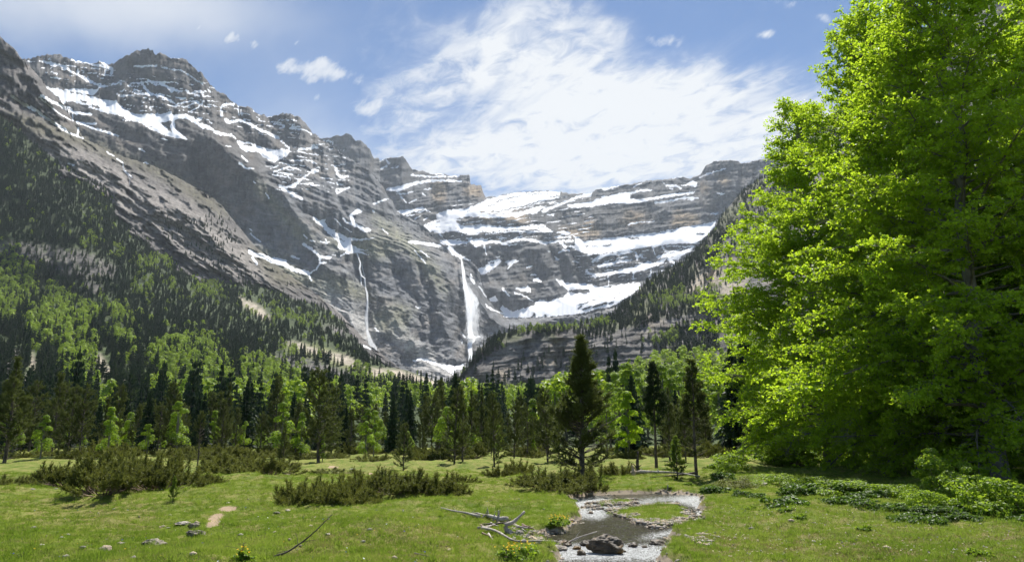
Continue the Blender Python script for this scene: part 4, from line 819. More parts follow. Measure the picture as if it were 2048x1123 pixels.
def beech(seed, H=27., R=8.5, nl=120, leaf=.135, low=.07, prof=None, dens=1.0, trunk=.31, twin=None, hole=None):
    """big beech: layered, nearly level sprays of leaves on sweeping limbs"""
    r = np.random.default_rng(seed)
    zz = np.linspace(0, H * .97, 16); TP = np.stack([np.cumsum(r.normal(size=16) * .10), np.cumsum(r.normal(size=16) * .10), zz], 1); TP -= TP[0]; TP[0, 2] = -.4
    rad = trunk * (1 - zz / H) ** .75 + .03; rad[0] *= 1.22
    big = [(TP, rad)]; thin = []; LP, LN = [], []
    prof = prof or (lambda s: (1 - s) ** .62 * min(1, .72 + s * 2.0))
    for k in range(nl):
        s = low + (.97 - low) * ((k + r.random()) / nl) ** 1.12; base, _ = interp(TP, [s]); az = k * 2.39996 + r.normal() * .3; Rl = R * prof(s) * r.uniform(.82, 1.1) + .6
        el = .10 + .75 * s + r.normal() * .08; d0 = np.array([math.cos(az) * math.cos(el), math.sin(az) * math.cos(el), math.sin(el)])
        P = curve(base[0], d0, Rl * 1.06, 9, (0, 0, -.15 - .75 * (1 - s) ** 2), r, .35)
        thin.append((P, np.linspace(.035 + .012 * Rl * trunk * 2, .010, 9)))
        nsub = int((5 + Rl * 3.0) * dens)
        for j in range(nsub):
            q = .22 + .78 * (j + r.random()) / nsub; b, dd = interp(P, [q]); sgn = 1 if j % 2 else -1
            hz = np.array([-dd[0][1], dd[0][0], 0]) * sgn; l2 = (.55 + .26 * Rl * (1.08 - q)) * r.uniform(.7, 1.25)
            e = unit(dd[0] * r.uniform(.5, 1.0) + hz * r.uniform(.5, 1.1) + [0, 0, r.normal() * .16]); Q = curve(b[0], e, l2, 3, (0, 0, -.15), r, .35)
            thin.append((Q, np.linspace(.013, .005, 3)))
            nt = max(4, int(l2 * 5.2)); tq = r.uniform(.1, 1, nt); bb, de = interp(Q, tq)
            hz2 = unit(np.stack([-de[:, 1], de[:, 0], np.zeros(nt)], 1)) * np.where(np.arange(nt) % 2, 1, -1)[:, None]
            e3 = unit(de * r.uniform(.4, 1, (nt, 1)) + hz2 * r.uniform(.4, 1, (nt, 1)) + r.normal(size=(nt, 3)) * .14); l3 = r.uniform(.22, .55, nt)
            m = 7; f = (np.arange(m) + .6) / m; pts = bb[:, None] + e3[:, None] * (l3[:, None] * f[None])[..., None]
            pts = pts + r.normal(size=pts.shape) * [.06, .06, .035]; LP.append(pts.reshape(-1, 3))
            nn = unit(r.normal(size=(nt * m, 3)) * .75 + [0, 0, .7]); LN.append(nn)
    LP = np.concatenate(LP); LN = np.concatenate(LN)
    keep = r.random(len(LP)) < .97
    if hole is not None: keep &= ~hole(LP, r)
    LP, LN = LP[keep], LN[keep]
    return tubes(big, 10), tubes(thin, 3), leafquads(LP, LN, leaf * r.uniform(.65, 1.2, len(LP)), r, .72)
def juniper(seed, R=1.4, H=1.1, stems=34, needle=.085, spike=.6, bareness=.35, dens=1.0):
    """spreading juniper: bare curving stems below, upright spiky sprays above"""
    r = np.random.default_rng(seed); tb = []; SP, SD = [], []
    for k in range(stems):
        az = r.uniform(0, 2 * np.pi); out = R * math.sqrt(r.uniform(.05, 1)) * (1 + .3 * math.sin(az * 2 + seed * 1.7)); hh = H * (1 - .55 * (out / R) ** 2) * r.uniform(.45, 1.12) * (1 + .35 * math.sin(az * 3 + seed))
        p0 = np.array([math.cos(az), math.sin(az), 0]) * out * .35; p1 = np.array([math.cos(az) * out, math.sin(az) * out, hh])
        c = np.array([math.cos(az) * out * .9, math.sin(az) * out * .9, hh * .25]); s = np.linspace(0, 1, 8)[:, None]
        P = p0 * (1 - s) ** 2 + 2 * c * s * (1 - s) + p1 * s ** 2 + r.normal(size=(8, 3)) * .02; P[0, 2] = -.05
        tb.append((P, np.linspace(.022, .006, 8)))
        for q in range(int(30 * dens)):
            b, dd = interp(P, [bareness + (1 - bareness) * r.random() ** .75]); e = unit(dd[0] * .6 + r.normal(size=3) * .75 + [0, 0, spike]); l2 = r.uniform(.06, .24) * H ** .5
            m = max(2, int(l2 / .045))
            for z in range(m): SP.append(b[0] + e * l2 * (z + .3) / m + r.normal(size=3) * .006); SD.append(e)
    SP, SD = np.array(SP), np.array(SD)
    return tubes(tb, 4), brush(SP, SD, 4, needle, needle * .26, .5, r)
def bush(seed, R=1., H=1., n=2600, leaf=.07, stems=14, gaps=.0, flat=.6):
    """leafy shrub: clumped small leaves over a few stems"""
    r = np.random.default_rng(seed); tb = []; P, Nn = [], []
    k = 26
    for i in range(k):
        d = unit(r.normal(size=3)); d[2] = abs(d[2]); c = d * [R, R, H] * r.uniform(.45, .95) ; m = n // k; q = r.uniform(.14, .30) * R
        x = unit(r.normal(size=(m, 3))); P.append(c + x * (q * r.uniform(.4, 1, m) ** .5)[:, None] * [1.1, 1.1, flat]); Nn.append(unit(x * .6 + r.normal(size=(m, 3)) * .5 + [0, 0, .7]))
        if i < stems: tb.append((np.array([[0, 0, -.05], c * [.5, .5, .45], c]) + r.normal(size=(3, 3)) * .03, np.array([.02, .012, .005])))
    P = np.concatenate(P); P[:, 2] = np.maximum(P[:, 2], .02)
    return tubes(tb, 4), leafquads(P, np.concatenate(Nn), leaf * r.uniform(.6, 1.25, len(P)), r, .65)
class Kind:
    """a kind of plant: named parts with shared meshes"""
    def __init__(s, name, parts): s.name = name; s.parts = parts       # parts: (part name, mesh)
    def put(s, loc, rz=0, sc=1., label=None, cat='tree', group=None, tilt=0):
        e = ob(s.name, None, None, loc, (tilt, 0, rz), sc); tag(e, label, cat, group)
        for pn_, me_ in s.parts: ob(pn_, me_, e)
        return e
def mk(name, parts): return Kind(name, [(p, mesh(p, v, f, m_, sm_)) for p, (v, f), m_, sm_ in parts])
def K_pine(name, *a, mat_=None, bark=None, **k):
    T, B_, L_ = pine(*a, **k); print('pine', len(L_[1]), len(B_[1])); return mk(name, [('trunk', T, bark or M_BARKP, True), ('branches', B_, bark or M_BARKP, True), ('crown', L_, mat_ or M_PINE, False)])
def K_fir(name, *a, mat_=None, **k):
    T, L_ = fir(*a, **k); return mk(name, [('trunk', T, M_BARKP, True), ('crown', L_, mat_ or M_FIR, False)])
def K_round(name, *a, mat_=None, **k):
    T, L_ = roundtree(*a, **k); return mk(name, [('trunk', T, M_BARKB, True), ('crown', L_, mat_ or M_BEECHFAR, False)])
def K_beech(name, *a, **k):
    T, B_, L_ = beech(*a, **k); print('beech leaves', len(L_[1]), 'twig faces', len(B_[1])); return mk(name, [('trunk', T, M_BARKB, True), ('branches', B_, M_BARKB, True), ('crown', L_, M_BEECH, False)])
def joined(name, parts):
    """one mesh from several (V,F,mat) for far trees"""
    V, Fs, mi, b, mats_ = [], [], [], 0, []
    for (v, f), m_ in parts:
        V.append(v); Fs.append(f + b); b += len(v); mi += [len(mats_)] * len(f); mats_.append(m_)
    return mesh(name, np.concatenate(V), Fs, None, False, mats_, mi)
def scatter(name, pts, rz, sc, var, meshes, kind='stuff', label=None, tilt=None):
    """one object of kind stuff whose copies are placed by geometry nodes"""
    n = len(pts); me_ = bpy.data.meshes.new(name); me_.vertices.add(n); me_.vertices.foreach_set('co', np.asarray(pts, np.float32).ravel())
    rot = np.zeros((n, 3), np.float32); rot[:, 2] = rz
    if tilt is not None: rot[:, :2] = tilt
    a = me_.attributes.new('rot', 'FLOAT_VECTOR', 'POINT'); a.data.foreach_set('vector', rot.ravel())
    fattr(me_, 'scl', sc); a = me_.attributes.new('kindno', 'INT', 'POINT'); a.data.foreach_set('value', np.asarray(var, np.int32))
    o = ob(name, me_); tag(o, label, None, None, kind)
    ng = bpy.data.node_groups.new(name, 'GeometryNodeTree'); ng.interface.new_socket('Geometry', in_out='INPUT', socket_type='NodeSocketGeometry'); ng.interface.new_socket('Geometry', in_out='OUTPUT', socket_type='NodeSocketGeometry')
    N_ = ng.nodes; L_ = ng.links; gi_ = N_.new('NodeGroupInput'); go = N_.new('NodeGroupOutput'); jn = N_.new('GeometryNodeJoinGeometry')
    def attr(nm, dt):
        q = N_.new('GeometryNodeInputNamedAttribute'); q.data_type = dt; q.inputs[0].default_value = nm; return q.outputs[0]
    r_, s_, k_ = attr('rot', 'FLOAT_VECTOR'), attr('scl', 'FLOAT'), attr('kindno', 'INT')
    for i, src in enumerate(meshes):
        so_ = bpy.data.objects.new(name + '_source', src)              # never linked to the scene: only its mesh is used
        oi = N_.new('GeometryNodeObjectInfo'); oi.inputs[0].default_value = so_; oi.inputs[1].default_value = True
        cp = N_.new('FunctionNodeCompare'); cp.data_type = 'INT'; cp.operation = 'EQUAL'; L_.new(k_, cp.inputs[2]); cp.inputs[3].default_value = i
        ip = N_.new('GeometryNodeInstanceOnPoints'); L_.new(gi_.outputs[0], ip.inputs['Points']); L_.new(cp.outputs[0], ip.inputs['Selection']); L_.new(oi.outputs['Geometry'], ip.inputs['Instance']); L_.new(r_, ip.inputs['Rotation']); L_.new(s_, ip.inputs['Scale']); L_.new(ip.outputs[0], jn.inputs[0])
    L_.new(jn.outputs[0], go.inputs[0]); md = o.modifiers.new('scatter', 'NODES'); md.node_group = ng
    return o
# ---------------------------------------------------------------- trees on the slopes
def msk(*polys, blur=3): return soft(polys, blur)
def pick(L, mask_fn, n_per, D_ref, seed, rnd=.5):
    """candidate sites on a land, thinned so that spacing follows real distance"""
    r = np.random.default_rng(seed); a = np.abs(np.diff(L.py, axis=0)).mean(1)
    # area per cell in px
    dyc = (L.py[1:, :-1] - L.py[:-1, :-1]); area = dyc * (L.cols[1] - L.cols[0]); Dm = L.D[1:, :-1]
    p = area / (n_per * (D_ref / Dm) ** 2) * mask_fn(L.px[1:, :-1], L.py[1:, :-1]); p[(Dm < 115)] = 0
    cnt = r.poisson(np.clip(p, 0, 3)); I, J = np.nonzero(cnt); k = cnt[I, J]; I = np.repeat(I, k); J = np.repeat(J, k)
    fi, fj = r.random(len(I)), r.random(len(I)); P = L.P
    Q = (P[I, J] * (1 - fi)[:, None] + P[I + 1, J] * fi[:, None]) * (1 - fj)[:, None] + (P[I, J + 1] * (1 - fi)[:, None] + P[I + 1, J + 1] * fi[:, None]) * fj[:, None]
    return Q
beechC = msk([40,640,100,620,110,680,60,690], [100,560,150,600,180,700,190,780,120,790,110,700,80,640], [0,490,60,500,70,560,30,640,0,640], [110,700,150,680,195,690,195,790,130,800], [300,690,430,680,440,740,560,790,600,830,600,880,460,860,300,830], [470,720,600,730,620,800,560,860,480,800], [260,525,340,505,350,530,280,540], [330,560,350,560,345,590], [170,415,200,430,195,450,175,440], [180,465,200,470,195,480,180,480], [225,490,245,490,240,510,225,510], [265,560,305,565,300,590,265,590], [380,560,440,560,440,600,380,590],
   [470,600,560,620,640,640,640,660,500,630], [610,790,760,800,900,790,1060,800,1180,810,1180,860,900,850,620,860], [560,690,600,690,600,715,560,715], [700,740,780,740,820,760,780,780,700,770], [860,790,1200,775,1200,830,900,850], [160,480,180,470,190,500,170,510], [200,580,260,640,260,700,220,690], [0,560,60,540,70,600,0,620], [90,600,200,610,190,660,90,650], blur=6)
bareC = np.clip(cliffC * .80 + samp(pathC, np.arange(2048)[None] * np.ones((1123, 1)), np.arange(1123)[:, None] * np.ones((1, 2048))) * 1.5 + .55 * samp(meadC, np.arange(2048)[None] * np.ones((1123, 1)), np.arange(1123)[:, None] * np.ones((1, 2048))), 0, 1)
Q1 = pick(C, lambda x, y: (1 - samp(bareC, x, y)) * ss(-.45, .05, fbm(x / 16, y / 12, 3)), 12, 1050, 11)
Q1n = pick(N, lambda x, y: samp(msk([310,430,350,435,370,470,330,480], [390,460,450,440,470,480,480,540,440,560,400,500,370,500], [330,460,420,500,520,560,480,560,380,530], [360,440,460,430,450,470,400,470]), x, y) * .75 + .012 * ss(330, 400, y), 60, 1400, 12)
forE = msk([1005,640,1230,610,1300,550,1380,500,1460,400,1520,350,1600,290,1600,400,1530,420,1470,500,1420,560,1440,620,1330,640,1200,670,1100,665,1000,670], [880,740,990,660,1010,690,930,740,900,780], [1150,640,1330,600,1330,630,1240,655,1190,672,1140,672], [1300,690,1360,650,1440,640,1440,700,1330,715], [1500,430,1600,380,1700,300,1700,420,1560,470], blur=4)
sparseE = msk([1180,660,1330,640,1300,690,1170,740], [1330,570,1480,540,1480,640,1300,620], [920,740,1150,700,1150,760,900,765], blur=8)
bE = msk([1290,600,1370,580,1390,610,1330,625], [1380,590,1440,560,1440,620,1390,620], [1030,650,1200,640,1240,650,1040,665], [1250,690,1350,650,1360,690,1250,710], blur=5)
Q2 = pick(E, lambda x, y: np.clip(samp(forE, x, y) * ss(-.5, 0, fbm(x / 14, y / 14, 3)) * np.where(x > 1440, .30, 1.) * (1 - .9 * samp(soft([[1400,540,1440,530,1450,560,1390,590,1370,580]], 4), x, y)) + .07 * samp(sparseE, x, y) + .6 * (y < np.interp(x, E.cols, E.py[0]) + 12) * (x < 1440) + .25 * (y < np.interp(x, E.cols, E.py[0]) + 8) * (x < 1560), 0, 1), 13, 1050, 13)
Q3 = pick(G, lambda x, y: np.ones_like(x), 30, 900, 14)
far_fir = []
FIRM = [joined('fir_tree', [(T, M_BARKP), (L_, M_FIR)]) for T, L_ in [fir(s_, 14, R, tiers, nb, droop=d) for s_, R, tiers, nb, d in ((1, 2.3, 13, 7, -.3), (2, 2.8, 12, 7, -.2), (3, 2.0, 14, 6, -.35), (4, 3.2, 11, 8, -.05), (5, 2.5, 13, 7, -.25))]]
PINM = [joined('pine_tree', [(T, M_BARKP), (L_, M_FIR)]) for T, L_ in [fir(s_, 13, R, tiers, nb, droop=.25, power=.6, bare=.15) for s_, R, tiers, nb in ((11, 3.2, 10, 7), (12, 3.6, 9, 7))]]
RNDM = [joined('beech_tree', [(T, M_BARKB), (L_, M_BEECHFAR)]) for T, L_ in [roundtree(s_, 13, R, 420, .95, lb, cone=c) for s_, R, lb, c in ((21, 5.2, 9, 0), (22, 4.4, 8, .4), (23, 5.6, 10, .1), (24, 3.8, 7, .5))]]
def spl(Q, bm, pf=.08, seed=1):
    r = np.random.default_rng(seed); x, y = PX(Q); return r.random(len(Q)) < np.clip(samp(bm, x, y) * np.where(y < 480, .35, .60) + pf, 0, 1)
b1 = spl(Q1, beechC, .025, 1); b2 = spl(Q2, bE, .02, 2); b3 = np.random.default_rng(3).random(len(Q3)) < .90
b1n = np.zeros(len(Q1n), bool)
# tree tops follow the ridge: sink sites slightly so that trunks stand in the soil
firs = np.concatenate([Q1[~b1], Q1n, Q2[~b2], Q3[~b3]]); firs[:, 2] -= .8
rnds = np.concatenate([Q1[b1], Q2[b2], Q3[b3]]); rnds[:, 2] -= 1.0
def regions(p):
    x, y = PX(p)
    return 0 if x < 330 else 1 if x < 700 else 2 if x < 960 else 3 if x < 1240 else 4
FL = ['dark conifer in the dense forest on the slope at far left', 'dark conifer on the wooded slope under the pale rock slab', 'dark conifer on the low ridge under the thin waterfall', 'dark conifer standing at the banded cliff in the middle', 'dark conifer on the steep mountainside beside the big beeches']
BL = ['bright green beech among conifers on the slope at far left', 'bright green beech in the big bright patch left of centre', 'bright green beech on the valley floor under the thin waterfall', 'bright green beech at the foot of the banded cliff', 'bright green beech on the rounded hill right of the tall pine']
def populate(Q, meshes, name, labels, cat_, grp, seed, nobj, smin, smax, parts=None):
    r = np.random.default_rng(seed); n = len(Q); sc = r.uniform(smin, smax, n) * (1 - .25 * (Q[:, 1] > 900)); var = r.integers(0, len(meshes), n); rz = r.uniform(0, 6.28, n)
    px, py = PX(Q); big = sc / Q[:, 1] * ((px > -20) & (px < 1430) & (py < 900)); order = np.argsort(-big); sel = order[:nobj]; rest = order[nobj:]
    for i in sel:
        o = ob(name, meshes[var[i]], None, Q[i], (0, 0, rz[i]), sc[i]); k = regions(Q[i]); tag(o, labels[k], cat_, grp[k])
    scatter(name + '_forest', Q[rest], rz[rest], sc[rest], var[rest], meshes)
def kparts(kinds): return kinds
populate(firs, FIRM + PINM[:1], 'fir_tree', FL, 'tree', ['conifers of the forest at far left', 'conifers under the pale slab', 'conifers on the low ridge', 'conifers at the banded cliff', 'conifers on the right mountainside'], 5, 230, .70, 1.25)
populate(rnds, RNDM, 'beech_tree', BL, 'tree', ['beeches on the far left slope', 'beeches of the bright patch', 'beeches on the valley floor', 'beeches at the cliff foot', 'beeches on the rounded hill'], 6, 270, .75, 1.2)
print('far trees', len(firs), len(rnds))

# ---------------------------------------------------------------- pines round the meadow
def stand(px, py_base, py_top, kinds, k, label, rz=None, Hk=10., wide=None, sink=.08, group=None, cat_='tree', dist=None):
    if dist: P = W(px, 862, dist); x, y = float(P[0]), dist; z = float(gheight(x, y))
    else: x, y, z = groundpt(px, py_base)
    # height so that the top is seen where it stands in the photograph
    q = W(px, py_top, y); H = q[2] - z
    s = H / Hk; o = kinds[k].put((x, y, z - sink), rng.uniform(0, 6.28) if rz is None else rz, (s * (wide or 1), s * (wide or 1), s), label, cat_, group)
    return o
cone = lambda s: (1 - s) ** .8 * min(1, .5 + 3 * s)
col_ = lambda s: (1 - s) ** .45 * min(1, .6 + 2 * s)
PK = [K_pine('pine_tree', 101, H=10, Rw=2.1, bare=.03, prof=cone, whorls=24, nb=6, dens=.9), K_pine('pine_tree', 102, H=10, Rw=2.4, bare=.05, prof=col_, whorls=20, nb=6, dens=.85, lean=.3),
      K_pine('pine_tree', 103, H=10, Rw=1.8, bare=.08, prof=col_, whorls=20, nb=5, dens=.9, deadlow=.3), K_pine('pine_tree', 104, H=10, Rw=2.9, bare=.08, prof=lambda s: (1 - s) ** .4 * min(1, .5 + 1.6 * s), whorls=18, nb=6, dens=.8, up=.35)]
hero = [K_pine('pine_tree', 110, H=10, Rw=2.4, bare=.05, prof=lambda s: float(np.interp(s, [0, .15, .38, .46, .6, .8, .92, 1], [.80, 1.0, .95, .62, .50, .30, .12, .05])), whorls=38, nb=8, airy=.42, dens=1.25, tr=.16, deadlow=.30, needle=.16)]
bareP = [K_pine('pine_tree', 111, H=10, Rw=1.35, bare=.16, prof=lambda s: (.7 if s < .3 else 1.25 * (1 - s) ** .6), whorls=26, nb=5, dens=1.0, deadlow=.35, tr=.12)]
firN = [mk('fir_tree', [('trunk', tubes([(np.array([[0, 0, -.3], [.05, 0, 5.], [0, 0, 10.]]), np.array([.16, .10, .01]))], 8), M_BARKP, True), ('crown', pine(112, H=10, Rw=1.75, bare=.40, prof=lambda s: (1 - s) ** .7 * min(1, .75 + s), whorls=24, nb=8, up=.1, needle=.15, dens=1.2)[2], M_FIR, False), ('branches', pine(112, H=10, Rw=1.5, bare=.15, prof=lambda s: .5, whorls=16, nb=3, up=.05, deadlow=2, tr=.01)[1], M_BARKP, False)])]
deadP = [K_pine('pine_tree', 113, H=10, Rw=1.9, bare=.25, prof=lambda s: .9 * (1 - s) ** .3, whorls=18, nb=5, deadlow=.55, dens=.5)]
yng = [K_pine('young_larch', 114, H=10, Rw=2.6, bare=.02, prof=cone, whorls=16, nb=7, dens=1.0, up=.5, needle=.35, tr=.1, mat_=M_LARCH)]
near = [
 (8,925,712,PK,0,1.2,'tall dark pine cut by the left edge of the photo'), (57,903,762,PK,3,1.1,'broad flat-crowned pine near the left edge'), (30,905,800,PK,2,1.0,'slim pine between the two leftmost big pines'),
 (132,911,772,PK,1,1.0,'dark pine left of the forked pair behind the big juniper'), (158,912,768,PK,3,.95,'wide dark pine behind the left end of the big juniper'), (205,908,790,PK,2,1.0,'slender pine right of the wide dark pine'),
 (224,905,768,PK,1,.95,'tall pine behind the bright green little beech'), (271,905,806,PK,1,1.0,'shorter bushy pine behind the middle of the big juniper'), (300,902,812,PK,2,1.1,'thin dark pine just behind the big juniper'),
 (350,908,790,PK,0,.9,'pointed dark pine left of the bare-branched pine'), (441,905,798,PK,1,1.0,'dark pine right of the bare-branched pine'), (470,903,812,PK,2,1.1,'slim dark pine between light green saplings'),
 (520,905,822,PK,3,.9,'low wide pine left of the small spruce-like pine'), (565,933,843,PK,0,1.1,'small pointed pine standing in front of the big broad pine'), (590,915,800,PK,2,1.2,'narrow pine touching the big broad pine on its left'),
 (637,925,736,PK,1,1.25,'biggest broad pine left of centre'), (662,915,765,PK,3,.8,'pine merged with the right side of the big broad pine'), (700,908,815,PK,2,1.1,'slim pine right of the big broad pine'),
 (735,911,828,PK,0,1.0,'small dark cone-shaped pine left of the bushy pine'), (770,906,820,PK,2,1.1,'slim dark pine behind the bushy pine'), (806,941,843,PK,1,1.15,'bushy pine standing forward on the grass above the long juniper'),
 (844,908,843,PK,0,.9,'small dark pine just right of the bushy pine'), (872,906,808,PK,2,1.2,'thin pine left of the twin-topped tall pine'), (908,930,773,PK,1,.95,'tall pine with twin tops at the centre of the photo'),
 (925,925,790,PK,2,1.0,'pine close beside the twin-topped tall pine'), (942,915,779,PK,0,.85,'pointed pine behind the twin-topped tall pine'), (989,933,783,PK,1,.9,'dark straight pine halfway between the centre and the tallest pine'),
 (1028,918,797,PK,1,.95,'pine with a round top left of the pale dead twigs'), (1055,915,812,PK,3,.8,'smaller dense pine left of the broad dark pine'), (1096,926,774,PK,1,1.05,'broad dark pine just left of the tallest pine'), (1118,920,800,PK,2,1.1,'slim pine half hidden behind the tallest pine'),
 (1165,953,670,hero,0,1.22,'tallest lone pine with ragged lower branches beside the stream'), (1393,950,716,bareP,0,1.15,'dark pine with a bare lower trunk nearest the big beech'), (1313,937,722,firN,0,1.0,'tall fir with a long bare trunk right of the round beech'),
 (395,933,820,deadP,0,1.0,'thin half-dead pine with bare grey branches behind the big juniper'), (1372,925,790,PK,3,.9,'dark bushy pine behind the bare-trunked pine'), (1340,920,800,PK,2,1.3,'dark pine between the tall fir and the bare-trunked pine'),
]
for px_, pb, pt, kk, k, wd, lb in near: stand(px_, pb, pt, kk, k, lb, wide=wd)
stand(1267, 905, 742, FIRK := [K_fir('fir_tree', 120, 14, 3.0, 24, 12, seg=4)], 0, 'dark spire-shaped fir behind the round beech', Hk=14.5, wide=1.2)
# background rows in the wood edge
FIRB = [K_fir('fir_tree', 121, 14, 3.4, 22, 11, seg=4, droop=-.1), K_fir('fir_tree', 122, 14, 2.9, 24, 11, seg=4)]
r = np.random.default_rng(31); cnt = 0
for i in range(175):
    px_ = r.uniform(-60, 1110) if i % 8 else r.uniform(1330, 1420); D_ = r.uniform(78, 128); x = float(W(px_, 862, D_)[0]); z = float(gheight(x, D_))
    hh = r.uniform(4.6, 8.8) * (1.0 + .15 * math.sin(px_ / 60)) * (.8 if 690 < px_ < 860 else 1); s = hh / 10; kk = PK[int(r.integers(0, 4))] if i % 5 < 3 else FIRB[i % 2]; s = s if i % 5 < 3 else s * .72
    sg = int(np.searchsorted([200, 420, 640, 860, 1130], px_)); wh = ['at the left edge', 'behind the big juniper clump', 'left of the broad pine', 'right of the broad pine', 'left of the tallest pine', 'beside the big beeches'][sg]; nm = 'pine' if i % 5 < 3 else 'fir'
    kk.put((x, D_, z - .1), r.uniform(0, 6.28), (s * r.uniform(.8, 1.1),) * 2 + (s,), 'dark %s in the back rows of the wood, %s' % (nm, wh), 'tree', '%ss of the back rows %s' % (nm, wh))
# young light green trees along the wood edge
RK = [K_round('beech_tree', 201, 10, 3.2, 3600, .26, 11, .08, .35, mat_=M_SHRUB), K_round('beech_tree', 202, 10, 2.6, 3000, .26, 9, .05, .55, mat_=M_SHRUB)]
RBIG = [K_round('beech_tree', 203, 10, 2.1, 9000, .20, 16, .03, .45, mat_=M_BEECH)]
for px_, pb, pt, kk, k, wd, lb in [(228,905,822,RK,0,.9,'bright green little beech under the dark pines at left'), (425,903,815,RK,1,1.0,'light green young tree right of the half-dead pine'), (487,900,838,RK,0,.9,'pale green young tree at the wood edge left of the big pine'), (320,903,845,RK,1,.9,'low light green tree behind the big juniper'),
   (645,922,862,RK,1,.8,'light green sapling at the foot of the big broad pine'), (674,905,880,RK,0,.8,'small yellow-green shrub-like tree right of the big broad pine'), (60,900,850,RK,1,1.0,'pale green sapling behind the broad left pine'), (1258,914,775,RBIG,0,1.15,'round light green beech in the gap right of the tallest pine'),
   (1234,917,876,yng,0,.9,'small bright larch at the foot of the round beech'), (1355,958,868,yng,0,1.3,'yellow-green young larch in front of the dark pines at right'), (1066,905,790,RK,1,1.0,'yellow-green beech top between the pines left of the tallest pine'), (600,905,850,RK,0,.6,'thin light green tree left of the big broad pine'),
   (955,905,850,RK,1,.8,'light green young tree behind the twin-topped pine'), (1215,905,800,RK,0,1.0,'bright green tree behind the tallest pine on its right')]:
    stand(px_, pb, pt, kk, k, lb, wide=wd)
r = np.random.default_rng(35)
for i in range(34):
    px_ = r.uniform(-20, 1090); D_ = r.uniform(62, 92); x = float(W(px_, 862, D_)[0]); hh = r.uniform(2.2, 6.0); kk = RK[i % 2]
    kk.put((x, D_, float(gheight(x, D_)) - .1), r.uniform(0, 6.28), hh / 10, 'small light green young tree among the dark pines of the wood edge', 'tree', 'light green young trees in the wood edge')
# beech wood between the round beech and the big beeches
r = np.random.default_rng(33)
for i in range(44):
    px_ = r.uniform(1190, 1540); D_ = r.uniform(90, 200); x = float(W(px_, 862, D_)[0]); zz = 0 if D_ < 105 else (D_ - 105) * .045
    hh = r.uniform(8, 12) * (1 + (D_ - 90) / 300); RK[i % 2].put((x, D_, zz - .2), r.uniform(0, 6.28), hh / 10, 'bright green beech at the foot of the rounded hill', 'tree', 'beeches at the hill foot')

for i in range(30):
    px_ = r.uniform(1450, 2500); D_ = r.uniform(62, 100); x = float(W(px_, 862, D_)[0]); hh = r.uniform(9, 15); kk = (RK + FIRB)[i % 4]; q = hh / (10 if i % 4 < 2 else 14)
    kk.put((x, D_, -.2), r.uniform(0, 6.28), q, ['leafy', 'leafy', 'dark conifer', 'dark conifer'][i % 4] + ' tree in the shade behind the big beeches', 'tree', 'trees in the shade behind the big beeches, ' + ('leafy' if i % 4 < 2 else 'conifers'))
# ---------------------------------------------------------------- the big beeches on the right
def gap(P, r):
    return (np.sin(P[:, 0] * 1.7 + P[:, 2]) + np.sin(P[:, 1] * 1.9 - P[:, 2] * 1.3) + np.sin(P[:, 2] * 1.1) > 1.8)
BB = [K_beech('beech_tree', 301, H=27, R=7.2, nl=150, dens=1.65, leaf=.175, prof=lambda s: float(np.interp(s, [0, .1, .3, .5, .62, .73, .85, 1], [.8, .95, 1, .78, .52, .30, .22, .08])), hole=gap, low=.05), K_beech('beech_tree', 302, H=27, R=9.2, nl=150, dens=1.75, leaf=.175, hole=gap, low=.07)]
for k, (px_, D_, sc, wd, rz, lb) in enumerate([(1655, 50, 1.0, 1.05, 1.0, 'big leafy beech whose left side is lit yellow, leftmost of the big beeches'),
        (1838, 41, 1.08, .88, 2.2, 'big beech in the middle of the group of big beeches'), (1990, 33, 1.0, 1.0, .3, 'nearest big beech with low spreading sprays, at the right edge'),
        (2230, 36, 1.05, 1.0, 4.1, 'big beech beyond the right edge with only its left boughs in view'), (1930, 56, 1.1, 1.0, 5.0, 'shaded big beech behind the nearest one')]):
    x = float(W(px_, 862, D_)[0]); z = float(gheight(x, D_)); BB[(0, 1, 1, 0, 0, 1)[k]].put((x, D_, z), rz, (sc * wd, sc * wd, sc), lb, 'tree')
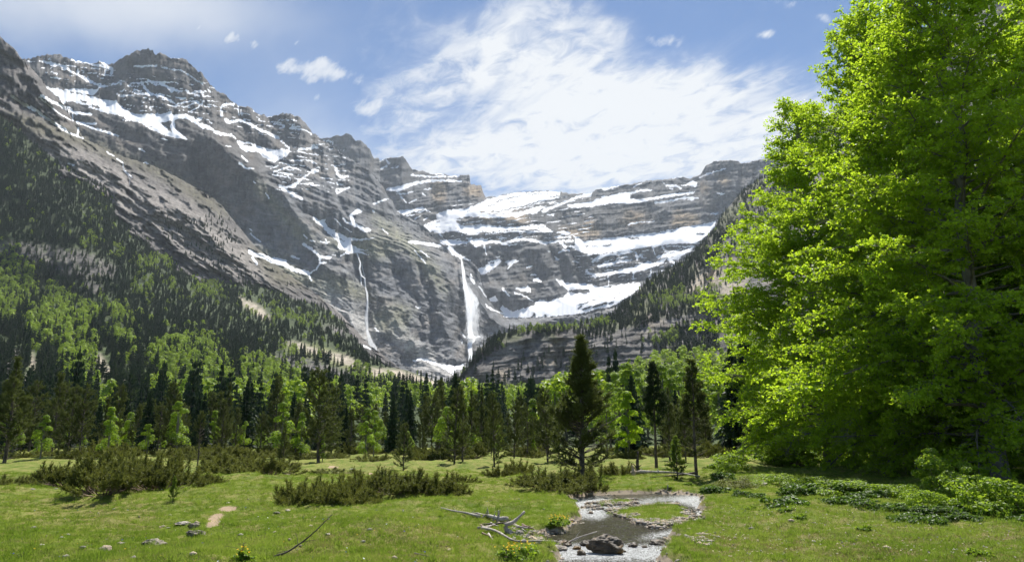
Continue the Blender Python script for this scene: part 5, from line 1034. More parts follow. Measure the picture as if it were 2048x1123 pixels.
# ---------------------------------------------------------------- junipers and shrubs
def gput(kind, px, py, scale, label, cat_='shrub', group=None, rz=None, sink=.03, sz=None):
    x, y, z = groundpt(px, py); s = (scale, scale, scale if sz is None else sz)
    return kind.put((x, y, z - sink), rng.uniform(0, 6.28) if rz is None else rz, s, label, cat_, group)
def K_j(seed, mat_=None, **k):
    T, L_ = juniper(seed, **k); return mk('juniper', [('stems', T, M_STEM, True), ('foliage', L_, mat_ or M_JUNI, False)])
J = [K_j(401, R=1.5, H=1.1, stems=60, bareness=.50, dens=1.5), K_j(402, R=1.5, H=.95, stems=58, bareness=.25, dens=1.6), K_j(403, R=1.4, H=.75, stems=50, bareness=.12, dens=1.7, spike=.75)]
for px_, py_, k, s, sz, lb in [
  (150,976,0,1.15,1.1,'juniper with bare curving stems at the left end of the big clump'), (208,984,0,1.2,1.15,'tallest spreading juniper of the big clump at left, bare stems below'), (262,980,0,1.1,1.2,'juniper in the middle of the big clump at left'),
  (318,978,0,1.15,1.05,'juniper right of the middle of the big clump at left'), (372,975,1,1.15,1.15,'rounded juniper at the right end of the big clump'), (240,960,0,1.2,1.25,'juniper at the back of the big clump at left'), (330,958,0,1.2,1.1,'dark juniper behind the right half of the big clump'),
  (440,944,1,1.2,1.2,'juniper left of the pair right of the big clump'), (490,946,1,1.2,1.05,'low juniper right of the big clump'), (538,949,0,1.2,.95,'dark juniper with reddish stems ending the row right of the big clump'), (470,934,1,1.4,1.3,'juniper behind the row at the wood edge'),
  (598,1000,2,.88,1.15,'spiky juniper at the left tip of the long central clump'), (645,1008,2,.95,1.1,'light-tipped juniper at the front of the long central clump'), (702,1006,2,.95,1.15,'juniper with pale dead twigs in the front of the long central clump'), (672,990,2,1.0,1.3,'juniper at the back left of the long central clump'),
  (735,984,2,1.05,1.45,'tall-tipped juniper in the middle of the long central clump'), (788,986,1,1.0,1.05,'juniper right of the middle of the long central clump'), (838,987,1,1.0,1.05,'juniper in the right half of the long central clump'), (880,984,1,.85,.95,'juniper near the right end of the long central clump'), (917,964,2,.75,.8,'smallest low juniper at the far right tip of the central clump'),
  (760,968,2,1.1,1.0,'juniper behind the middle of the long central clump'),
  (1002,952,1,.75,.8,'low juniper standing alone right of the centre'), (1038,948,2,.95,1.4,'upright juniper beside the low one right of the centre'),
  (1092,972,1,1.1,1.15,'juniper at the left foot of the tallest pine'), (1130,982,1,1.1,1.15,'juniper below the trunk of the tallest pine'), (1166,988,0,.95,.9,'dark juniper hanging over the stream bank under the tallest pine'),
  (1243,948,1,.95,.9,'low juniper left of the broken stump'), (30,972,1,.9,.65,'small low juniper alone near the left edge'), (660,944,1,1.3,.35,'flat juniper mat in front of the big broad pine'), (742,921,1,1.3,.8,'reddish juniper in the gap at the wood edge'), (560,915,1,1.3,.8,'juniper under the big broad pine on its left')]:
    gput(J[k], px_, py_, s * .90, lb, sz=sz * (.98 if k == 0 else .64 if 1060 < px_ < 1200 else .80))
r = np.random.default_rng(41)
for i in range(56):
    px_ = r.uniform(-40, 1080) if i % 6 else r.uniform(1190, 1440); py_ = r.uniform(903, 919); s = r.uniform(.9, 1.6)
    if 690 < px_ < 800 and py_ > 908: continue
    gput(J[int(r.integers(0, 3))], px_, py_, s, 'low dark shrub in the undergrowth along the wood edge', group='undergrowth along the wood edge', sz=r.uniform(.7, 1.25))
def K_b(name, seed, mat_, **k):
    T, L_ = bush(seed, **k); return mk(name, [('stems', T, M_STEM, True), ('foliage', L_, mat_, False)])
SH = [K_b('leafy_shrub', 411, M_SHRUB, R=1.3, H=1.7, n=5200, leaf=.10), K_b('leafy_shrub', 412, M_SHRUB, R=1.5, H=1.2, n=5200, leaf=.10)]
LP_ = [K_b('leafy_plant', 413, M_FERN, R=.7, H=.35, n=1500, leaf=.11, flat=.35), K_b('leafy_plant', 414, M_SHRUB, R=.4, H=.22, n=520, leaf=.10, flat=.35)]
for px_, py_, k, s, sz, lb in [(1885,1008,0,1.0,1.1,'tallest bright shrub in front of the beech trunks at right'), (1975,1022,1,.95,1.0,'wide bright shrub right of the tallest one'), (1845,1018,1,.55,.6,'low bright shrub left of the tallest one'), (2045,1030,1,.8,.75,'shrub cut by the right edge of the photo'), (1930,1015,0,.75,.75,'shrub between the two big bright shrubs'),
   (1455,935,1,1.0,.9,'yellow-green shrub under the leftmost big beech'), (1700,985,1,1.0,.5,'low shaded shrub under the big beeches left of the bright ones'), (1780,992,1,.9,.5,'shaded shrub just left of the bright shrubs'), (1560,968,1,1.0,.55,'shaded shrub beneath the left boughs of the big beeches'), (1630,975,1,.9,.5,'dark leafy shrub below the low bough in the middle of the beeches')]:
    gput(SH[k], px_, py_, s, lb, sz=sz)
gput(mk('boxy_shrub', [('foliage', bush(415, R=1.2, H=.7, n=6000, leaf=.06)[1], M_JUNI, False), ('stems', bush(415, R=1.2, H=.7, n=60)[0], M_STEM, True)]), 1472, 974, 1.0, 'dark rounded low shrub on the grass left of the beech shade', sz=.8)
gput(SH[1], 1450, 944, .45, 'small reddish-brown tussock on the grass at the beech edge', sz=.5)
r = np.random.default_rng(42)
for i in range(24):
    px_ = r.uniform(1430, 1820); py_ = r.uniform(968, 1016) - (px_ < 1480) * 20; s = r.uniform(.6, 1.2)
    gput(LP_[0], px_, py_, s, 'low leafy plant in the shade under the big beeches', 'plant', 'leafy plants in the beech shade')
for i in range(14):
    px_ = r.uniform(1780, 2050); py_ = r.uniform(1018, 1048)
    gput(LP_[0], px_, py_, r.uniform(.5, .9), 'low leafy plant at the foot of the bright shrubs', 'plant', 'leafy plants at the foot of the shrubs')
for px_, py_, lb in [(1415,972,'leafy plant on the bank above the stream bend'),(1440,984,'bright leafy plant right of the stream bend'),(1500,1018,'leafy tuft on the grass in half shade'),(1600,1035,'small bright plant on the grass below the beech shade'),(1725,1058,'lone bright plant on the sunlit grass at right'),(1960,1108,'leafy plant low at the bottom right'),(1570,1020,'pale leafy plant beside the shade'),(1340,975,'leafy plant behind the stream'),(1375,968,'bright green plant on the far bank'),(487,1121,'yellow-green leafy plant cut by the bottom edge')]:
    gput(LP_[1], px_, py_, .7, lb, 'plant')
gput(yng[0], 345, 1004, .085, 'small dark green seedling pine in front of the big juniper clump', 'tree')
for i in range(26):
    px_ = r.uniform(1480, 2120); py_ = r.uniform(905, 935)
    gput(SH[i % 2], px_, py_, r.uniform(.9, 1.5), 'shaded shrub in the dark hollow behind the beech trunks', group='shrubs behind the beech trunks', sz=r.uniform(.8, 1.3))
# ---------------------------------------------------------------- stones
import bmesh
def rockmesh(name, seed, sx, sy, sz, mt, sub=3, rough=.28, cut=0):
    bm = bmesh.new(); bmesh.ops.create_icosphere(bm, subdivisions=sub, radius=1); V = np.array([v.co[:] for v in bm.verts]); Fc = np.array([[v.index for v in f.verts] for f in bm.faces]); bm.free()
    r = np.random.default_rng(seed)
    for _ in range(9):                                             # broken faces
        n = unit(r.normal(size=3)); d = r.uniform(.55, .85); e = V @ n - d; V = V - np.maximum(e, 0)[:, None] * n * .92
    nz = np.array([mnoise.fractal(Vector(v * 1.7 + seed * 3.1), .8, 2.1, 5) for v in V]); V = V * (1 + rough * nz)[:, None]
    return mesh(name, V * [sx, sy, sz], Fc, mt, sub < 3)
def stonemat(name, c1, c2, c3=None, k3=.5, rough=.85, spec=.25):
    m, t = mat(name); P = t.n('ShaderNodeNewGeometry').outputs['Position']; n = t.noise(P, 5, 6, .65); n2 = t.noise(P, 26, 5, .7); oi = t.n('ShaderNodeObjectInfo').outputs['Random']
    c = t.mix(t.sm(t.m('ADD', t.m('MULTIPLY', n, .7), t.m('MULTIPLY', n2, .3)), .36, .64), c1, c2)
    c = t.mix(1.0, c, t.n('ShaderNodeCombineColor', {0: t.m('ADD', .75, t.m('MULTIPLY', oi, .5)), 1: t.m('ADD', .75, t.m('MULTIPLY', oi, .48)), 2: t.m('ADD', .75, t.m('MULTIPLY', oi, .45))}), 'MULTIPLY')
    if c3: c = t.mix(t.sm(t.noise(t.vm('ADD', P, (9, 2, 5)), 3.5, 5, .6), k3, k3 + .12), c, c3)
    finish(t, c, rough, t.m('ADD', n, n2), .8, .03, spec); return m
M_LIME = stonemat('pale_stone', (.26, .23, .19), (.48, .44, .38)); M_TAN = stonemat('tan_stone', (.34, .26, .18), (.55, .45, .34)); M_WET = stonemat('wet_stone', (.04, .03, .02), (.13, .10, .065), (.17, .095, .02), .53, .45, .4)
M_MOSS = stonemat('mossy_stone', (.15, .13, .10), (.35, .31, .26), (.07, .085, .02), .48)
def stone(px, py, wpx, hr, mt, seed, label, dr=.7, rz=None, sink=.3, cat_='stone', rough=.28, name='stone', onwater=False):
    x, y, z = groundpt(px, py)
    if onwater: q = onplane([px, py])[0]; x, y, z = float(q[0]), float(q[1]), WZ
    a = wpx / F * y / 2; me_ = rockmesh(name, seed, a, a * dr, a * hr, mt, 4 if wpx > 40 else 3, rough)
    return tag(ob(name, me_, None, (x, y, z + a * hr * (1 - 2 * sink)), (0, 0, rng.uniform(0, 6.28) if rz is None else rz)), label, cat_)
bo = stone(1214,1104,76,.50,M_WET,51,'big dark boulder with rusty orange moss in the middle of the stream',.65,.15,.22,'boulder',.30,'boulder',True)
for i, (px_, py_, w_, h_, mt, ow, lb) in enumerate([
  (1316,1087,40,.36,M_WET,1,'flat dark square stone in the water right of the boulder'), (1266,1092,24,.5,M_WET,1,'small wet stone just right of the boulder'), (1154,1097,18,.6,M_WET,1,'wet stone left of the boulder'), (1172,1090,30,.45,M_WET,1,'long wet stone behind the small wet one left of the boulder'),
  (1130,1090,34,.45,M_WET,1,'dark stone at the end of the long pale branch'), (1161,1108,26,.45,M_WET,1,'dark stone in the foam at the left foot of the boulder'), (1118,1099,46,.25,M_LIME,1,'long pale flat stone below the branch end'), (1041,1071,20,.8,M_LIME,0,'rounded grey stone on top of the pile by the driftwood'),
  (1056,1074,15,.7,M_LIME,0,'small stone right of the rounded grey one'), (1066,1080,24,.55,M_TAN,0,'angular tan stone at the water edge by the driftwood'), (1047,1085,22,.5,M_LIME,0,'pale stone in front of the pile by the driftwood'), (1028,1078,14,.6,M_LIME,0,'small pale stone touching the curved branch'),
  (1009,1108,17,.8,M_WET,0,'small dark rock on the grass under the long branch'), (1075,1087,14,.6,M_LIME,0,'small pale stone beside the tan one at the water'), (1403,1080,10,.6,M_LIME,0,'white pebble on the muddy patch right of the stream'), (1290,1094,14,.5,M_WET,1,'small wet stone between the boulder and the flat dark one'),
  (1244,1103,16,.45,M_WET,1,'wet stone under the right side of the boulder'), (1152,1036,9,.6,M_WET,1,'black stone at the tip of the left bank'), (1200,1024,16,.4,M_LIME,0,'pale stone on the left tip of the gravel bar'), (1233,1022,12,.5,M_LIME,0,'pale cobble at the back of the gravel bar'),
  (365,1047,36,.22,M_LIME,0,'long flat grey stone lying in the grass left of the bare path'), (394,1048,14,.8,M_TAN,0,'small upright stone at the path end'), (388,1056,30,.5,M_MOSS,0,'white-topped mossy stone by the bare path'), (391,1068,42,.32,M_MOSS,0,'grassy flat stone in front of the white-topped one'),
  (337,1056,10,.5,M_LIME,0,'small white stone left of the mossy stones'), (320,1054,9,.4,M_TAN,0,'tiny tan stone left of the small white one'), (210,1100,32,.42,M_TAN,0,'orange-tan stone near the bottom left'), (308,1088,56,.28,M_MOSS,0,'low earthy mound with a stony top near the bottom left'),
  (266,1116,12,.7,M_LIME,0,'small round stone at the bottom left edge of the photo'), (246,1087,14,.4,M_LIME,0,'small flat stone between the tan stone and the earthy mound'), (455,1006,14,.3,M_LIME,0,'flat pale stone behind the path'), (575,1021,16,.3,M_LIME,0,'flat pale stone left of the long juniper clump'),
  (553,1027,18,.35,M_MOSS,0,'lichened stone on the grass rise left of the long juniper clump'), (67,977,10,.3,M_LIME,0,'white stone on the grass near the left edge'), (577,948,12,.3,M_LIME,0,'pale flat stone on the grass in front of the wood'), (705,943,12,.4,M_LIME,0,'small white stone on the track in front of the wood'),
  (440,967,14,.4,M_TAN,0,'brown stone on the grass right of the big juniper clump'), (655,1068,12,.4,M_LIME,0,'pale stone in the grass below the long juniper clump'), (900,1100,18,.3,M_TAN,0,'flat tan stone low in the grass at the centre bottom'), (1530,970,14,.5,M_LIME,0,'pale stones where the far stream shows by the beeches')]):
    stone(px_, py_, w_, h_, mt, 60 + i, lb, onwater=bool(ow))
# pebbles of the shore and the gravel bar
r = np.random.default_rng(43)
PEB = [rockmesh('pebble', 90 + i, 1, .8, .55, M_LIME if i < 2 else M_TAN, 1, .2) for i in range(3)]
gq = (gravel > .55) & (gy > 9) & (gy < 34) & (gx > -2) & (gx < 13) & (gz > WZ - .12); I, Jx = np.nonzero(gq)
wgt = np.clip(gravel[I, Jx], 0, 1) * (.08 + (gi[I, Jx] > -.3) + 1.0 * (shore[I, Jx] > .3) + .6 * (fbm(gx[I, Jx] / .8, gy[I, Jx] / .8, 3) > .12)) * np.clip(30 / gy[I, Jx], .8, 3); sel = r.choice(len(I), 6500, p=wgt / wgt.sum())
pp = np.stack([gx[I[sel], Jx[sel]] + r.uniform(-.05, .05, 6500), gy[I[sel], Jx[sel]] + r.uniform(-.06, .06, 6500), gz[I[sel], Jx[sel]]], 1); pp[:, 2] = gheight(pp[:, 0], pp[:, 1]) + .005
scatter('shore_pebbles', pp, r.uniform(0, 6.28, 6500), r.uniform(.3, 1, 6500) ** 2 * .085 + .012, r.integers(0, 3, 6500), PEB)
n = 420; yy = 9.3 * (38 / 9.3) ** r.random(n); pxg = r.uniform(-20, 2060, n); xx = (pxg - CX) / F * yy; zz, s2, _ = gheight(xx, yy, True); kp = s2 < -.3; n = kp.sum()
scatter('meadow_pebbles', np.stack([xx, yy, zz + .01], 1)[kp], r.uniform(0, 6.28, n), r.uniform(.2, 1, n) ** 2.5 * .10 + .02, r.integers(0, 3, n), PEB)
# ---------------------------------------------------------------- driftwood and dead branches
def limb(name, pts, rpx, label, mt=None, flat=True, cat_='branch', basept=None, sub=None, lift=0.0):
    """pts in the picture; lying limbs follow the ground, raised ones stand over their base point"""
    if flat:
        P = np.array([groundpt(*p) for p in pts]);
    else:
        b = groundpt(*(basept or pts[0])); P = np.array([W(p[0], p[1], b[1] + (i * .04)) for i, p in enumerate(pts)])
    ym = P[:, 1].mean(); rr = np.linspace(rpx, rpx * .35, len(P)) / F * ym
    s = np.linspace(0, 1, len(P) * 4 - 3); Q, _ = interp(P, s); Q[1:-1] += rng.normal(size=(len(Q) - 2, 3)) * rr.mean() * .35
    for _ in range(2): Q[1:-1] = (Q[:-2] + 2 * Q[1:-1] + Q[2:]) / 4
    rq = np.interp(s, np.linspace(0, 1, len(P)), rr); Q[:, 2] += (rq * .8 if flat else 0) + lift; c0 = Q[0].copy()
    v, f = tubes([(Q - c0, rq * (1 + .15 * rng.normal(size=len(rq)).clip(-1, 1)))], 7); caps = [np.arange(7)[None, ::-1], np.arange(len(v) - 7, len(v))[None]]
    o = ob(name, mesh(name, v, [f] + caps, mt or M_DEAD, True), None, c0); tag(o, label, cat_)
    for sp in (sub or []):
        b = Q[int(sp[0] * (len(Q) - 1))] - c0; k = F / ym; e = np.array([sp[1] / k, .03, -sp[2] / k]); vv, ff = tubes([(np.array([b, b + e * .5 + [0, .02, .01], b + e]), np.array([rq.mean() * .5, rq.mean() * .35, .003]))], 5)
        ob('twig', mesh('twig', vv, ff, mt or M_DEAD, True), o)
    return o
limb('driftwood', [(959,1038),(936,1031),(905,1025),(882,1016)], 2.6, 'long thin end of the driftwood pile pointing left', lift=.05, sub=[(.3,10,-8),(.6,-6,-7)])
limb('driftwood', [(1015,1044),(997,1043),(977,1037),(956,1031),(938,1030)], 5.0, 'thickest pale log of the driftwood pile', lift=.04, sub=[(.3,4,-18),(.55,-3,-16)])
limb('driftwood', [(962,1049),(985,1047),(1012,1044),(1022,1036)], 2.6, 'dark weathered stick across the driftwood pile', M_BARKP, False, basept=(985,1052))
limb('driftwood', [(1022,1066),(1013,1059),(1010,1049),(1026,1044),(1038,1033),(1049,1022)], 6.0, 'forked pale branch rising at the right end of the driftwood pile', None, False, basept=(1018,1066))
limb('driftwood', [(995,1044),(996,1032),(997,1019)], 2.2, 'upright pale snag in the middle of the driftwood pile', None, False)
limb('driftwood', [(986,1043),(988,1032),(991,1021)], 1.8, 'thinner upright snag left of the middle one', None, False)
limb('driftwood', [(962,1036),(972,1028),(974,1020)], 1.8, 'short curved snag on the left part of the driftwood pile', None, False)
limb('driftwood', [(965,1060),(975,1057),(987,1052)], 4.2, 'short pale chunk of wood below the driftwood pile', lift=.02)
limb('driftwood', [(965,1062),(991,1068),(1009,1078),(1027,1088),(1050,1090),(1085,1087),(1114,1087)], 3.0, 'long pale branch curving down from the pile to the stream', lift=.06)
limb('driftwood', [(1108,1092),(1138,1082),(1160,1072),(1194,1062)], 2.3, 'pale branch sticking out over the water', None, False, basept=(1112,1094), sub=[(.5,14,-18)])
limb('driftwood', [(1026,1050),(1038,1056),(1052,1066)], 2.8, 'pale stick right of the forked branch', lift=.03)
limb('driftwood', [(977,1070),(987,1082)], 2.2, 'small stick in the grass under the long branch', lift=.02)
r = np.random.default_rng(47)
for i in range(11):
    x0_, y0_ = r.uniform(955, 1060), r.uniform(1036, 1074); y0_ = max(y0_, 1036 + (x0_ - 955) * .22); L_ = r.uniform(12, 34); sl_ = r.uniform(-.15, .45)
    limb('driftwood', [(x0_, y0_), (x0_ + L_ * .5, y0_ + L_ * sl_ * .5 + r.normal()), (x0_ + L_, y0_ + L_ * sl_)], r.uniform(1.4, 2.6), ['thin grey stick tangled in the driftwood pile', 'dark brown stick tangled in the driftwood pile'][i % 2], [M_DEAD, M_STEM][i % 2], lift=r.uniform(.01, .09))
limb('dead_branch', [(548,1112),(578,1101),(602,1085),(630,1062),(664,1028)], 2.2, 'dark bare branch sticking up out of the grass left of centre', M_BARKP, False, basept=(552,1114), sub=[(.45,-8,-22),(.55,26,-4),(.3,-24,4)])
limb('dead_branch', [(484,1123),(485,1105),(487,1084)], 1.6, 'thin bare upright twig at the bottom of the meadow', M_BARKP, False, sub=[(.7,-36,-8)])
limb('dead_branch', [(829,1108),(850,1112),(872,1119)], 1.6, 'thin dark twig lying in the grass at the bottom centre', M_BARKP, lift=.01)
limb('fallen_log', [(1262,951),(1280,947),(1318,948),(1362,950),(1400,955)], 3.6, 'grey fallen trunk lying behind the stream', lift=.06, cat_='log', sub=[(.3,4,-9),(.5,-5,-8),(.75,6,-9)])
limb('fallen_log', [(1392,948),(1350,952),(1300,955)], 2.2, 'thinner dead trunk lying beside the grey one', M_BARKP, lift=.04, cat_='log')
limb('stump', [(1276,943),(1275,925),(1275,902)], 4.5, 'broken upright stump beside the tall fir', M_BARKP, False, cat_='stump', sub=[(.2,-10,-14),(.3,9,-6)])
limb('stump', [(1266,951),(1268,940),(1264,930)], 5.0, 'reddish rotten root plate at the end of the grey fallen trunk', M_TAN, False, cat_='stump')
limb('dead_branch', [(1331,985),(1334,978),(1336,968)], 2.0, 'pale snag standing on the far bank of the stream', None, False)
# ---------------------------------------------------------------- marsh marigolds and tiny flowers
M_YEL, t = mat('yellow_petal'); finish(t, (.80, .52, .01, 1), .6); M_BLU, t = mat('blue_petal'); finish(t, (.05, .06, .45, 1), .6); M_WHI, t = mat('white_petal'); finish(t, (.75, .75, .7, 1), .6)
def flower(seed, n, R, h, q, mt):
    r = np.random.default_rng(seed); P = np.stack([r.normal(size=n) * R * .5, r.normal(size=n) * R * .5, np.zeros(n)], 1); P[:, 2] = h * (1 - .35 * np.hypot(P[:, 0], P[:, 1]) / R) + r.uniform(-.05, .05, n); P[:, 2] = np.maximum(P[:, 2], .03)
    V, Fs = [], []; b = 0
    for p in P:
        nn = unit(np.array([0, -.45, .8]) + r.normal(size=3) * .3); a = unit(np.cross(nn, [0, 1, .1])); c = np.cross(nn, a)
        V.append(p); k = 10
        for i in range(k):
            an = 2 * np.pi * i / k; V.append(p + (a * math.cos(an) + c * math.sin(an)) * q * (1 if i % 2 else .62) + nn * q * .3)
        Fs += [[b, b + 1 + i, b + 1 + (i + 1) % k] for i in range(k)]; b += k + 1
    return np.array(V), np.array(Fs)
for i, (px_, py_, R, lb, n) in enumerate([(1120,1052,.32,'clump of yellow marsh marigolds on the bank tip above the stream',34), (1042,1112,.42,'largest clump of yellow marsh marigolds at the bottom by the stones',34), (487,1124,.14,'small clump of yellow flowers cut by the bottom edge',12), (1020,1118,.22,'small yellow flower clump left of the largest marigold clump',14), (1108,1048,.18,'few yellow marigolds left of the bank tip clump',9)]):
    x, y, z = groundpt(px_, py_); bl = bush(450 + i, R=R * 1.1, H=.24, n=900, leaf=.06, flat=.4, stems=8)
    e = ob('marsh_marigold', None, None, (x, y, z)); tag(e, lb, 'flower'); ob('leaves', mesh('leaves', bl[1][0], bl[1][1], M_SHRUB), e); ob('stems', mesh('stems', *bl[0], M_STEM), e)
    fl = flower(460 + i, n, R * .9, .27, .022, M_YEL); ob('flowers', mesh('flowers', *fl, M_YEL), e)
# ---------------------------------------------------------------- grass, litter
def tuft(seed, n, h, w_, spread, mt=M_BLADE, lean=.5):
    r = np.random.default_rng(seed); P = np.stack([r.normal(size=n) * spread, r.normal(size=n) * spread, np.full(n, -.01)], 1); D = unit(np.stack([r.normal(size=n) * lean, r.normal(size=n) * lean, np.ones(n)], 1))
    return mesh('grass_tuft', *tris_from(P, D, r.uniform(.5, 1.2, n) * h, np.full(n, w_), r), mt)
M_DRY = leafmat('dry_blade', (.22, .20, .07), (.36, .32, .13), .3, (.45, .40, .15), scale=1.0)
TU = [tuft(1, 22, .065, .011, .055), tuft(2, 20, .09, .010, .045), tuft(3, 20, .06, .012, .06), tuft(4, 18, .07, .010, .06, M_DRY), tuft(5, 30, .16, .012, .05)]
r = np.random.default_rng(44); n = 110000
yy = 8.6 * (44 / 8.6) ** r.random(n); pxg = r.uniform(-40, 2090, n); xx = (pxg - CX) / F * yy * 1.02 ; zz, sd2, is2 = gheight(xx, yy, True)
qx, qy = PX(np.stack([xx, yy, zz], 1)); dd = samp(dirt, qx, qy); gr = ss(-.30, -.02, sd2); isl_ok = ss(.12, .35, is2)
ok = (r.random(n) > np.maximum(gr, 0) * (1 - isl_ok) * 1.05) & (dd < .3) & ~((is2 > -.2) & (r.random(n) > isl_ok)) & (qy < 1140)
dryv = fbm(xx / 1.1, yy / 1.1 + 7, 3) + .5 * samp(soft([[60,1010,160,1000,330,1025,300,1060,140,1040,40,1030], [600,1060,1000,1050,1000,1122,560,1122], [1400,1030,2048,1050,2048,1123,1380,1123]], 16), qx, qy)
var = np.where(r.random(n) < np.clip(.10 + dryv * .5, .03, .6), 3, r.integers(0, 3, n)); var = np.where((r.random(n) < .035 + .12 * (np.abs(sd2 + .25) < .15)), 4, var)
sc = (.55 + .5 * r.random(n)) * (1 + .012 * yy)
scatter('meadow_grass', np.stack([xx, yy, zz], 1)[ok], r.uniform(0, 6.28, ok.sum()), sc[ok], var[ok], TU)
lf = [mesh('fallen_leaf', *leafquads(np.zeros((1, 3)), unit(np.array([[.3, .2, 1.]])), np.array([.06]), np.random.default_rng(1), .6), m_) for m_ in (M_TAN, M_DEAD)]
n = 5200; yy = r.uniform(9.2, 24, n); pxg = r.uniform(1380, 2090, n); xx = (pxg - CX) / F * yy; kp = fbm(xx / .8, yy / .8 + 3, 3) > -.02; xx, yy = xx[kp], yy[kp]; zz, sd2, _ = gheight(xx, yy, True); kp = sd2 < -.15; n = kp.sum()
scatter('leaf_litter', np.stack([xx, yy, zz + .035], 1)[kp], r.uniform(0, 6.28, n), r.uniform(.5, 1.2, n), r.integers(0, 2, n), lf, tilt=r.normal(size=(n, 2)) * .4)
fw = [mesh('meadow_flower', *flower(470 + i, 1, .001, .05, .022, None), m_) for i, m_ in enumerate((M_YEL, M_BLU, M_WHI))]
n = 1100; yy = 9.3 * (34 / 9.3) ** r.random(n); pxg = r.uniform(0, 1060, n); xx = (pxg - CX) / F * yy; kp = fbm(xx / 1.2 + 5, yy / 1.2, 3) > .08; xx, yy = xx[kp], yy[kp]; zz = gheight(xx, yy); n = len(xx)
scatter('meadow_flowers', np.stack([xx, yy, zz + .01], 1), r.uniform(0, 6.28, n), r.uniform(.5, 1.1, n), r.choice([0, 0, 1, 1, 2], n), fw)
# ---------------------------------------------------------------- waterfalls
m, t = mat('falling_water'); uvc = t.n('ShaderNodeAttribute', attribute_name='ab').outputs['Vector']; sq = t.n('ShaderNodeSeparateXYZ', {0: uvc}); uu, vv = sq.outputs[0], sq.outputs[1]
st = t.noise(t.xyz(t.m('MULTIPLY', uu, 6.0), t.m('MULTIPLY', vv, 1.6), 0.0), 1.4, 6, .65, .25)
edge = t.m('SUBTRACT', 1.0, t.m('POWER', t.m('ABSOLUTE', t.m('SUBTRACT', t.m('MULTIPLY', uu, 2), 1)), 2.0))
al = t.sm(t.m('ADD', t.m('MULTIPLY', edge, .75), t.m('MULTIPLY', t.m('SUBTRACT', st, .5), 1.5)), .1, .75)
al = t.m('MULTIPLY', al, t.n('ShaderNodeAttribute', attribute_name='dens').outputs['Fac'])
upn = t.xyz(0.0, -.35, .93)                       # drops scatter light from above whichever way the curtain hangs
d = t.n('ShaderNodeBsdfDiffuse', {'Color': (.95, .97, .98, 1), 'Normal': upn}); tl = t.n('ShaderNodeBsdfTranslucent', {'Color': (.95, .97, .98, 1)})
wmx = t.n('ShaderNodeMixShader', {0: .2, 1: d.outputs[0], 2: tl.outputs[0]})
t.n('ShaderNodeOutputMaterial', {'Surface': t.n('ShaderNodeMixShader', {0: al, 1: t.n('ShaderNodeBsdfTransparent').outputs[0], 2: wmx.outputs[0]})})
def fall(path, off=12, dens=1.0, bulge=5.0):
    """path: (px, py, half width px, density); a bulging sheet of falling water in front of the rock"""
    p = np.array(path, float); s = np.linspace(0, len(p) - 1, len(p) * 7); i = np.minimum(s.astype(int), len(p) - 2); f = (s - i)[:, None]; q = p[i] * (1 - f) + p[i + 1] * f
    D = np.array([A.at(a_, b_)[1] for a_, b_ in q[:, :2]]); DL = np.linspace(D[:5].mean(), D[-5:].mean(), len(D)); D = DL - np.clip(np.percentile(DL - D, 90), 0, 60) - off
    kx = 9; V, ab, dn = [], [], []
    for j in range(len(q)):
        for c in range(kx):
            a_ = c / (kx - 1); e = 2 * a_ - 1; V.append(W(q[j, 0] + e * q[j, 2] + .5 * pn(np.array(j * .7 + c), np.array(2.5 * e)), q[j, 1], D[j] - bulge * (1 - e * e) * (.4 + q[j, 2] / 12))); ab.append((a_, j / 18.0, 0)); dn.append(q[j, 3] * dens)
    V = np.array(V).reshape(-1, 3); return V, grid_faces(len(q), kx), ab, dn
def fallobj(name, label, sheets):
    c0 = None; e = None
    for pn_, path, off, dens, bg_ in sheets:
        V, Fc, ab, dn = fall(path, off, dens, bg_)
        if c0 is None: c0 = V[-1].copy(); e = ob(name, None, None, c0); tag(e, label, 'waterfall')
        me_ = mesh(pn_, V - c0, Fc, m, True); a_ = me_.attributes.new('ab', 'FLOAT_VECTOR', 'POINT'); a_.data.foreach_set('vector', np.asarray(ab, np.float32).ravel()); fattr(me_, 'dens', dn); ob(pn_, me_, e)
fallobj('waterfall', 'great white waterfall plunging down the middle rock wall with blown spray', [
  ('main_fall', [(921,515,1.2,1), (923,520,2,1), (925,532,3,1), (927,545,4,1), (929,562,5,1), (932,580,6.5,1), (936,600,8,1), (938,620,9,.95), (939,640,8,.9), (940,656,7,.85), (941,668,7,.9), (942,676,9,.9)], 32, 1.3, 6),
  ('spray', [(929,560,4,.0), (934,575,10,.5), (941,590,15,.75), (945,606,18,.8), (946,622,18,.7), (945,642,17,.5), (946,662,20,.4), (948,676,26,.35), (948,686,22,.05)], 45, 1, 9),
  ('lower_fall', [(941,670,6,.9), (944,676,12,.6), (943,681,10,.8), (940,686,7,1), (940,696,6,1), (941,708,6,1), (942,722,6,1)], 26, 1.3, 3)])
fallobj('waterfall', 'thin waterfall down the wall left of the great one', [
  ('upper_fall', [(714,506,2,.8), (717,515,2,.9), (721,526,2,1), (719,537,2.2,1), (723,551,2.6,1), (729,555,2.6,1), (731,574,1.8,.9), (734,586,2.6,1), (735,600,2.6,1), (734,620,3.6,.9), (732,640,5,.75), (734,660,4,.9)], 18, .85, 2),
  ('side_strand', [(723,528,1.4,.8), (726,540,1.4,.9), (729,552,1.6,1)], 10, 1, 1), ('left_strand', [(722,551,1.4,.9), (722,562,1.4,.8), (723,570,1.2,.5)], 10, 1, 1),
  ('cascade', [(734,660,4,.9), (738,674,6,.8), (742,686,9,.75), (747,698,11,.75), (751,708,12,.7), (756,716,12,.6)], 12, .8, 3)])
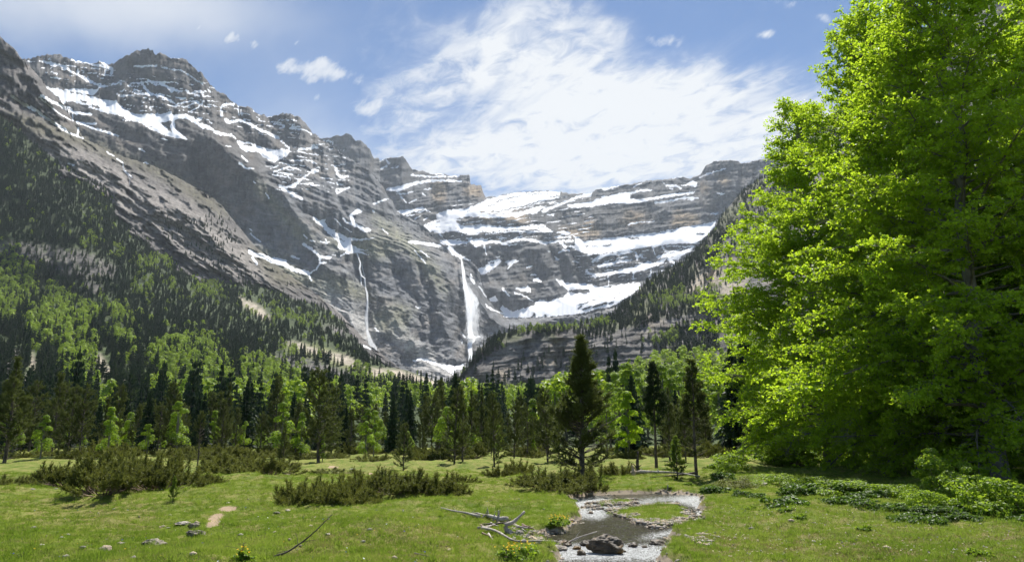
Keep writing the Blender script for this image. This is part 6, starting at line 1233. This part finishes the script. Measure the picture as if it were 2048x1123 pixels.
for lb, pth in [('tiny waterfall dropping from the high snow ledge at far left', [(246,326,1.3,.9), (247,336,1.5,1), (249,343,1.6,1), (256,350,1.4,1), (260,358,1.3,.8), (259,370,1.2,.6)]),]:
    V_ = []
    p = np.array(pth); D = np.array([N.at(a_, b_)[1] for a_, b_ in p[:, :2]]).min() - 5; V = np.array([W(a_ + e_ * h_, b_, D - i * 3) for i, (a_, b_, h_, _) in enumerate(p) for e_ in (-1, -.3, .3, 1)]); c0 = V[-1].copy()
    me_ = mesh('waterfall', V - c0, grid_faces(len(p), 4), m, True); a_ = me_.attributes.new('ab', 'FLOAT_VECTOR', 'POINT'); a_.data.foreach_set('vector', np.array([[c / 3, i / 5, 0] for i in range(len(p)) for c in range(4)], np.float32).ravel()); fattr(me_, 'dens', np.repeat(p[:, 3], 4)); tag(ob('waterfall', me_, None, c0), lb, 'waterfall')
# ---------------------------------------------------------------- the air between here and the cirque
allz = max(float(L.P[..., 2].max()) for L in (A, B, N, C, E, G)); allx = max(float(np.abs(L.P[..., 0]).max()) for L in (A, B, N, C, E, G)); ally = max(float(L.P[..., 1].max()) for L in (A, B, N, C, E, G))
bx = max(allx, 4700 * 1.15) + 900; y1h = max(ally, 5300) + 300; y0h = -5600; z0h, z1h = float(min(gz.min(), 0)) - 8, allz + 60
hv = np.array([[sx * bx, yy, zz] for zz in (z0h, z1h) for yy in (y0h, y1h) for sx in (-1, 1)])
me = mesh('haze', hv, np.array([[0, 2, 3, 1], [4, 5, 7, 6], [0, 1, 5, 4], [2, 6, 7, 3], [0, 4, 6, 2], [1, 3, 7, 5]]), None)
m = bpy.data.materials.new('haze'); m.use_nodes = True; t = NT(m.node_tree)
pv = t.n('ShaderNodeVolumePrincipled', {'Color': (.80, .90, 1.0, 1), 'Density': 3.9e-5, 'Anisotropy': .2})
t.n('ShaderNodeOutputMaterial', {'Volume': pv.outputs[0]})
me.materials.append(m); o = ob('haze', me); tag(o, kind='stuff')
print('haze top', z1h, 'bx', bx, 'ymax', y1h, 'ground', gz.min(), gx.max(), gy.max(), gy.min())
